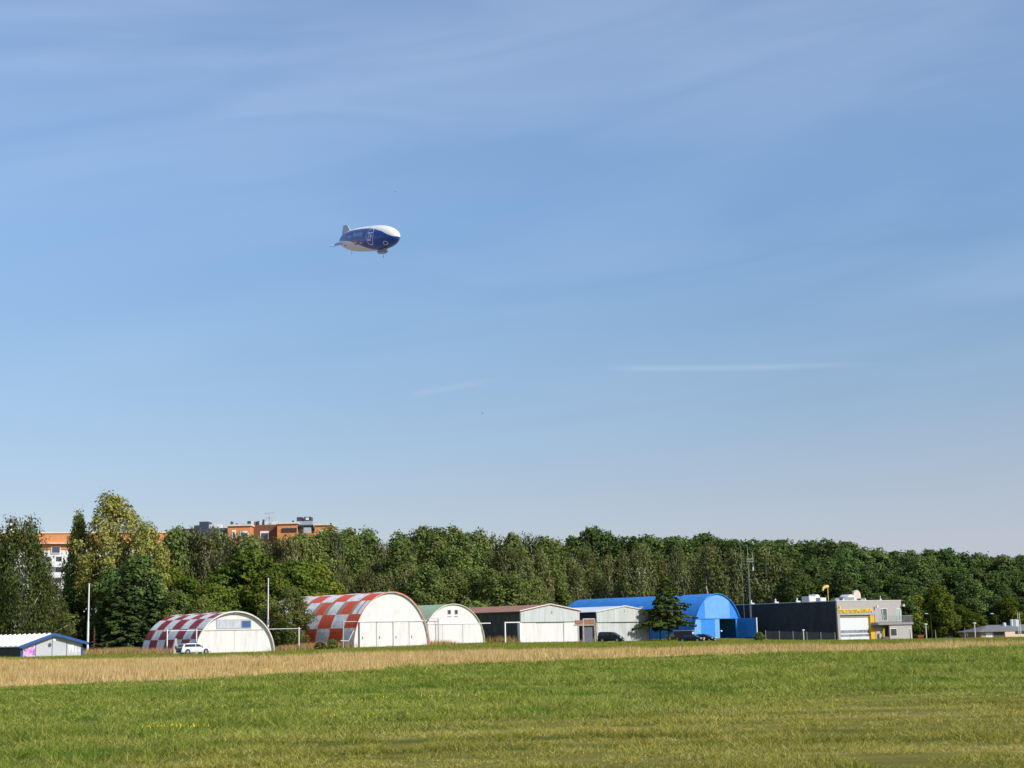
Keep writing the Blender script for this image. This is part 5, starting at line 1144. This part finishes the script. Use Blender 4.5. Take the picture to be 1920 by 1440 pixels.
    MB().box(-.02, .05, -hw*.78, hw*.78, -.14, .14).build('rear_bumper', mat('bumper_black', (0.03, 0.03, 0.032), .6), t_, loc=(-.497*L, 0, .30*H))
    MB().box(-.01, .02, -.26, .26, -.055, .055).build('licence_plate', steel_white, t_, loc=(.505*L, 0, .27*H))
    return t_
cw = mat('car_silver_white', (0.62, 0.65, 0.70), .25, .02, coat=.8, spec=.5); cb = mat('car_black', (0.006, 0.007, 0.009), .3, .05, coat=.25, spec=.3); cn = mat('car_navy_black', (0.006, 0.009, 0.022), .3, .05, coat=.25, spec=.3)
cg = mat('car_dark_grey', (0.03, 0.035, 0.045), .25, .05, coat=.8)
p = P(*CARS['suv']); c0 = car('parked_car', 'white estate car parked before the low checkered hangar, rear to the left', (p.x, p.y, p.z), R(40), cw, 4.6, 1.82, 1.52, 'suv')
MB().box(-.03, .0, -.62, .62, -.16, .26).build('tailgate', mat('tailgate_dark', (0.10, 0.12, 0.15), .3), c0, loc=(-.503*4.55, 0, .62))
p = P(*CARS['mpv']); car('parked_car', 'black van like car parked before the weathered grey metal hangar', (p.x, p.y, p.z), R(-22), cb, 4.4, 1.8, 1.82, 'mpv')
p = P(*CARS['coupe']); car('parked_car', 'dark navy saloon car, nearer one of the pair beside the blue hangar', (p.x, p.y, p.z), R(-28), cn, 4.6, 1.8, 1.42, 'coupe')
p = P(*CARS['hatch']); car('parked_car', 'black car with its headlight showing behind the navy saloon by the blue hangar', (p.x, p.y, p.z), R(-34), cb, 4.2, 1.75, 1.42, 'hatch')
g_ = P(1781, 1206.5, 318); car('parked_car', 'dark grey car half hidden by the field edge between the lamp posts', (g_.x, g_.y, g_.z), R(-3), cg, 4.7, 1.8, 1.45, 'coupe')
# dark flatbed trailer under the larch
p = P(1283, 1201, 281); t_ = thing('utility_trailer', 'dark trailer with pale top edge beside the blue hangar wall', 'trailer', p, R(-20))
MB().box(-1.7, 1.7, -.9, .9, .5, 1.75).build('box', mat('trailer_black', (0.02, 0.02, 0.022), .6), t_); MB().box(-1.75, 1.75, -.95, .95, 1.753, 1.85).build('lid', mat('trailer_lid', (0.30, 0.30, 0.30), .5), t_)
MB().box(1.705, 1.73, -.6, .6, 1.2, 1.55).build('licence_board', steel_white, t_)
for s_ in (-1, 1): MB().lathe([(0, -.1), (.33, -.1), (.33, .1), (0, .1)], 16).build('wheel', MATS['tyre_rubber'], t_, loc=(0, s_*.85, .33), rot=(R(90), 0, 0))
# small kennel left of the white car
p = P(329, 1225.5, 214); t_ = thing('brick_grill', 'small pale garden grill with dark round opening left of the white car', 'grill', p, R(20))
gpm = mat('grill_concrete', (0.46, 0.40, 0.35), .9, .15)
a = MB(); pts_ = [(-.32, -.2), (.32, -.2), (.32, 1.0), (.16, 1.5), (.16, 2.1), (-.16, 2.1), (-.16, 1.5), (-.32, 1.0)]; a.prism_y(pts_, -.25, .3); a.build('grill_body', gpm, t_)
MB().prism_y([(.17*math.cos(q), .85+.26*math.sin(q)) for q in np.linspace(0, 2*math.pi, 15)[:-1]], -.262, -.252).build('opening', gap, t_)
# red garden tractor far right
p = P(1727, 1199.5, 325); t_ = thing('garden_cart', 'small red orange cart standing left of the lamp post near the rescue station', 'cart', p, R(-15))
ro = mat('cart_red', (0.55, 0.10, 0.04), .5)
MB().prism_y([(-.5, .45), (.5, .45), (.7, 1.0), (-.7, 1.0)], -.35, .35).build('tub', ro, t_); MB().tube([(-.5, 0, .6), (-1.2, 0, 1.15)], .04, 5).build('handle', gap, t_)
for s_ in (-1, 1): MB().lathe([(0, -.06), (.26, -.06), (.26, .06), (0, .06)], 14).build('wheel', MATS['tyre_rubber'], t_, loc=(.1, s_*.4, .24), rot=(R(90), 0, 0))
# birds
for px, py, d, lab, s_ in ((741, 359.5, 260, 'dark bird flying above the airship', 1.0), (904.8, 775, 300, 'tiny bird low in the sky over the wood', .8)):
    p = P(px, py, d); m_ = MB(); m_.tube([(-.16*s_, 0, 0), (-.05*s_, 0, .01), (.06*s_, 0, .01), (.17*s_, 0, .02), (.22*s_, 0, .01)], [.012, .045, .055, .035, .008], 8)
    for s2 in (-1, 1): m_.add([(.08*s_, 0, .03), (-.06*s_, 0, .03), (-.10*s_, s2*.24*s_, .10), (.04*s_, s2*.22*s_, .11), (-.14*s_, s2*.46*s_, .04)], [(0, 1, 2, 3), (3, 2, 4)])
    m_.add([(-.14*s_, 0, .01), (-.28*s_, .05, .01), (-.28*s_, -.05, .01)], [(0, 1, 2)])
    o = m_.build('bird', mat('bird_dark', (0.03, 0.03, 0.035), .8), loc=p, rot=(R(25), R(-10), R(70 if s_ == 1 else 20))); tag(o, lab, 'bird')
# ------------------------------------------------------------------ airship
AX, AY, AD = 690.5, 448, 880
p = P(AX, AY, AD)
ash = thing('airship', 'blue and white airship flying in the open sky', 'airship', p)
ash.rotation_euler = (Matrix.Rotation(R(-57.0), 3, 'Z') @ Matrix.Rotation(R(11.0), 3, 'Y') @ Matrix.Rotation(R(0), 3, 'X')).to_euler()
HL, HR_ = 75.0, 7.6
def hr(u):                                           # u: 0 nose .. 1 tail
    u = np.clip(u, 0, 1); a = np.where(u < .38, np.sqrt(np.clip(1-((.38-u)/.38)**2.3, 0, 1)), np.clip(1-((u-.38)/.62)**3.2, 0, 1)**.62); return HR_*a
def ablue_top(u): return np.interp(u, [0, .04, .12, .3, .45, 1], [-8, 6, 26, 43, 46, 44])
def ablue_bot(u): return np.interp(u, [0, .2, .30, .38, .48, .62, .7, 1], [-89.9, -89.9, -80, -58, -36, -17, -12, -8])
nu, na_ = 170, 300; vs = []; us = (1-np.cos(np.linspace(0, np.pi, nu+1)))/2
for u in us:
    r_ = float(hr(u))+1e-3; x_ = HL*(.5-u)
    for j in range(na_): a = 2*math.pi*j/na_; vs.append((x_, r_*math.cos(a), r_*math.sin(a)))
fs = []; ms = []
for i in range(nu):
    for j in range(na_):
        fs.append((i*na_+j, (i+1)*na_+j, (i+1)*na_+(j+1) % na_, i*na_+(j+1) % na_))
        a = (j+.5)/na_*360; e_ = math.degrees(math.asin(math.sin(math.radians(a)))); u = (us[i]+us[i+1])/2
        ms.append(1 if ablue_bot(u) < e_ < ablue_top(u) else 0)
mb = MB(); mb.add(vs, fs); mb.m = ms
awh = mat('envelope_white', (0.78, 0.76, 0.74), .45, .03, .2, coord='Object'); abl = mat('envelope_blue', (0.014, 0.065, 0.31), .35, .06, .3, coat=.3)
hull = mb.build('envelope', [awh, abl], ash, smooth=True)
def onhull(co, u0, e0, s=1.0):                       # text plane -> right side of the hull; text x runs towards the nose
    x_ = -(u0-.5)*HL+co[:, 0]*s; u = .5-x_/HL; r_ = hr(u)+.06+co[:, 2]*.0
    a = math.radians(e0)+co[:, 1]*s/np.maximum(r_, 1.0); return np.c_[x_, -r_*np.cos(a), r_*np.sin(a)]
lbl = mat('livery_light_blue', (0.30, 0.45, 0.72), .5); lwh = mat('livery_white', (0.75, 0.76, 0.80), .5)
text('Next Generation', 3.3, 0, 'lettering', lbl, hull, None, width=21, mapf=lambda co: onhull(co, .885, 0), bold=.10)
text('Mobility', 4.2, 0, 'lettering', lbl, hull, None, width=13.5, mapf=lambda co: onhull(co, .585, 5), bold=.14)
text('ZF', 7.4, 0, 'lettering', lwh, hull, None, width=5.6, mapf=lambda co: onhull(co, .322, -20), bold=.12)
def ring(u0, e0, rx, ry, wd, m_, name, n=40, a0=0, a1=2*math.pi):
    co = []; 
    for i in range(n+1):
        a = a0+(a1-a0)*i/n
        for k_ in (1, 1-wd): co.append((rx*k_*math.cos(a), ry*k_*math.sin(a), 0))
    v = onhull(np.array(co, float), u0, e0); return MB().add(v, [(2*i, 2*i+1, 2*i+3, 2*i+2) for i in range(n)]).build(name, m_, hull)
ring(.285, 0, 4.2, 5.7, .10, lwh, 'logo_ring'); ring(.10, -50, 1.9, 1.5, .25, lwh, 'logo_ring')
# red emblem low on the side
co = np.array([(1, 0, 0), (2.2, -2.6, 0), (7.2, -2.6, 0), (8.2, -1.0, 0), (6.8, .4, 0), (3.2, .5, 0)], float)
v = onhull(co, .60, -14); v[:, 1] -= .03; MB().add(v, [(0, 1, 2, 3, 4, 5)]).build('emblem', mat('emblem_red', (0.40, 0.16, 0.17), .5), hull)
co = np.array([(3.0, -1.9, 0), (5.6, -2.0, 0), (6.0, -.7, 0), (4.4, -.1, 0), (3.4, -.4, 0)], float); v = onhull(co, .60, -14); v[:, 1] -= .09; MB().add(v, [(0, 1, 2, 3, 4)]).build('emblem', mat('emblem_pale', (0.60, 0.42, 0.42), .5), hull)
for q in (0, 1.8, 3.4): 
    co = np.array([(q, 0, 0), (q+1.2, .1, 0), (q+1.3, 1.3, 0), (q, 1.1, 0)], float); MB().add(onhull(co, .80, -42), [(0, 1, 2, 3)]).build('emblem', mat('faded_red_mark', (0.40, 0.26, 0.24), .5), hull)
# fins: one upright, two slanting down
def fin(ang, m_, lab=None):
    prof = [(-23.5, 5.0), (-29.5, 9.4), (-31.5, 10.1), (-36.0, 9.9), (-36.6, 3.2), (-34, 1.0)]
    a = math.radians(ang); dv = Vector((0, math.cos(a), math.sin(a))); nv_ = Vector((0, -math.sin(a), math.cos(a))); n = len(prof)
    vs = [Vector((x_, 0, 0))+dv*r_+nv_*s_*(.35 if r_ < 6 else .18) for s_ in (1, -1) for x_, r_ in prof]
    MB().add(vs, [tuple(range(n)), tuple(range(2*n-1, n-1, -1))]+[(i, i+n, (i+1) % n+n, (i+1) % n) for i in range(n)]).build('fin', m_, ash)
fm = mat('fin_blue_grey', (0.42, 0.48, 0.56), .5); fin(90, fm); fin(207, fm); fin(-27, fm)
# gondola and engines
gm_ = mat('gondola_grey', (0.40, 0.40, 0.42), .45); zg = -HR_+.2
xs_ = [14.5, 15.5, 18, 22, 24.5, 25.6]; hh = [.5, 1.3, 1.5, 1.5, 1.25, .6]; vs = []
for x_, q in zip(xs_, hh):
    for j in range(12): a = 2*math.pi*j/12; vs.append((x_, q*.75*math.copysign(abs(math.cos(a))**.7, math.cos(a)), zg-1.1+q*.9*math.copysign(abs(math.sin(a))**.7, math.sin(a))))
fs = [(i*12+j, (i+1)*12+j, (i+1)*12+(j+1) % 12, i*12+(j+1) % 12) for i in range(5) for j in range(12)]+[tuple(range(12)), tuple(range(71, 59, -1))]
gon = MB().add(vs, fs).box(15.5, 24.5, -.7, .7, zg-.3, zg+1.4).build('gondola', gm_, ash)
MB().box(15.4, 25.0, -1.16, -1.10, zg-1.3, zg-.6).box(15.4, 25.0, 1.10, 1.16, zg-1.3, zg-.6).build('window_band', glass('gondola_glass', (0.03, 0.03, 0.05)), gon)
MB().tube([(22.0, 0, zg-2.2), (22.0, 0, zg-3.8)], .09, 6).lathe([(0, zg-4.6), (.35, zg-4.5), (.35, zg-4.1), (0, zg-4.0)], 10, c=(22.0, 0)).build('landing_wheel', gap, ash)
MB().tube([(-21, 0, -float(hr(.78))+.2), (-21, 0, -float(hr(.78))-2.6)], .09, 6).build('rear_wheel', gap, ash)
for s_ in (-1, 1):
    x_ = 9; r_ = float(hr(.38)); ee = MB(); y_ = s_*(r_*math.cos(R(28))+2.2); z_ = -r_*math.sin(R(28))-.3
    ee.tube([(x_-1.6, y_, z_), (x_-1.2, y_, z_), (x_+1.0, y_, z_), (x_+1.8, y_, z_)], [.25, .6, .6, .2], 10); ee.tube([(x_, s_*r_*math.cos(R(28))*.95, z_+.4), (x_, y_, z_)], .2, 6)
    e_ = ee.build('engine', gm_, ash); pr_ = MB()
    for q in range(3): a = q*2*math.pi/3+.4; c_, s2 = math.cos(a), math.sin(a); pr_.tube([(x_+1.7, y_, z_), (x_+1.72, y_+1.35*c_, z_+1.35*s2)], [.12, .05], 5)
    pr_.build('propeller', gap, e_)
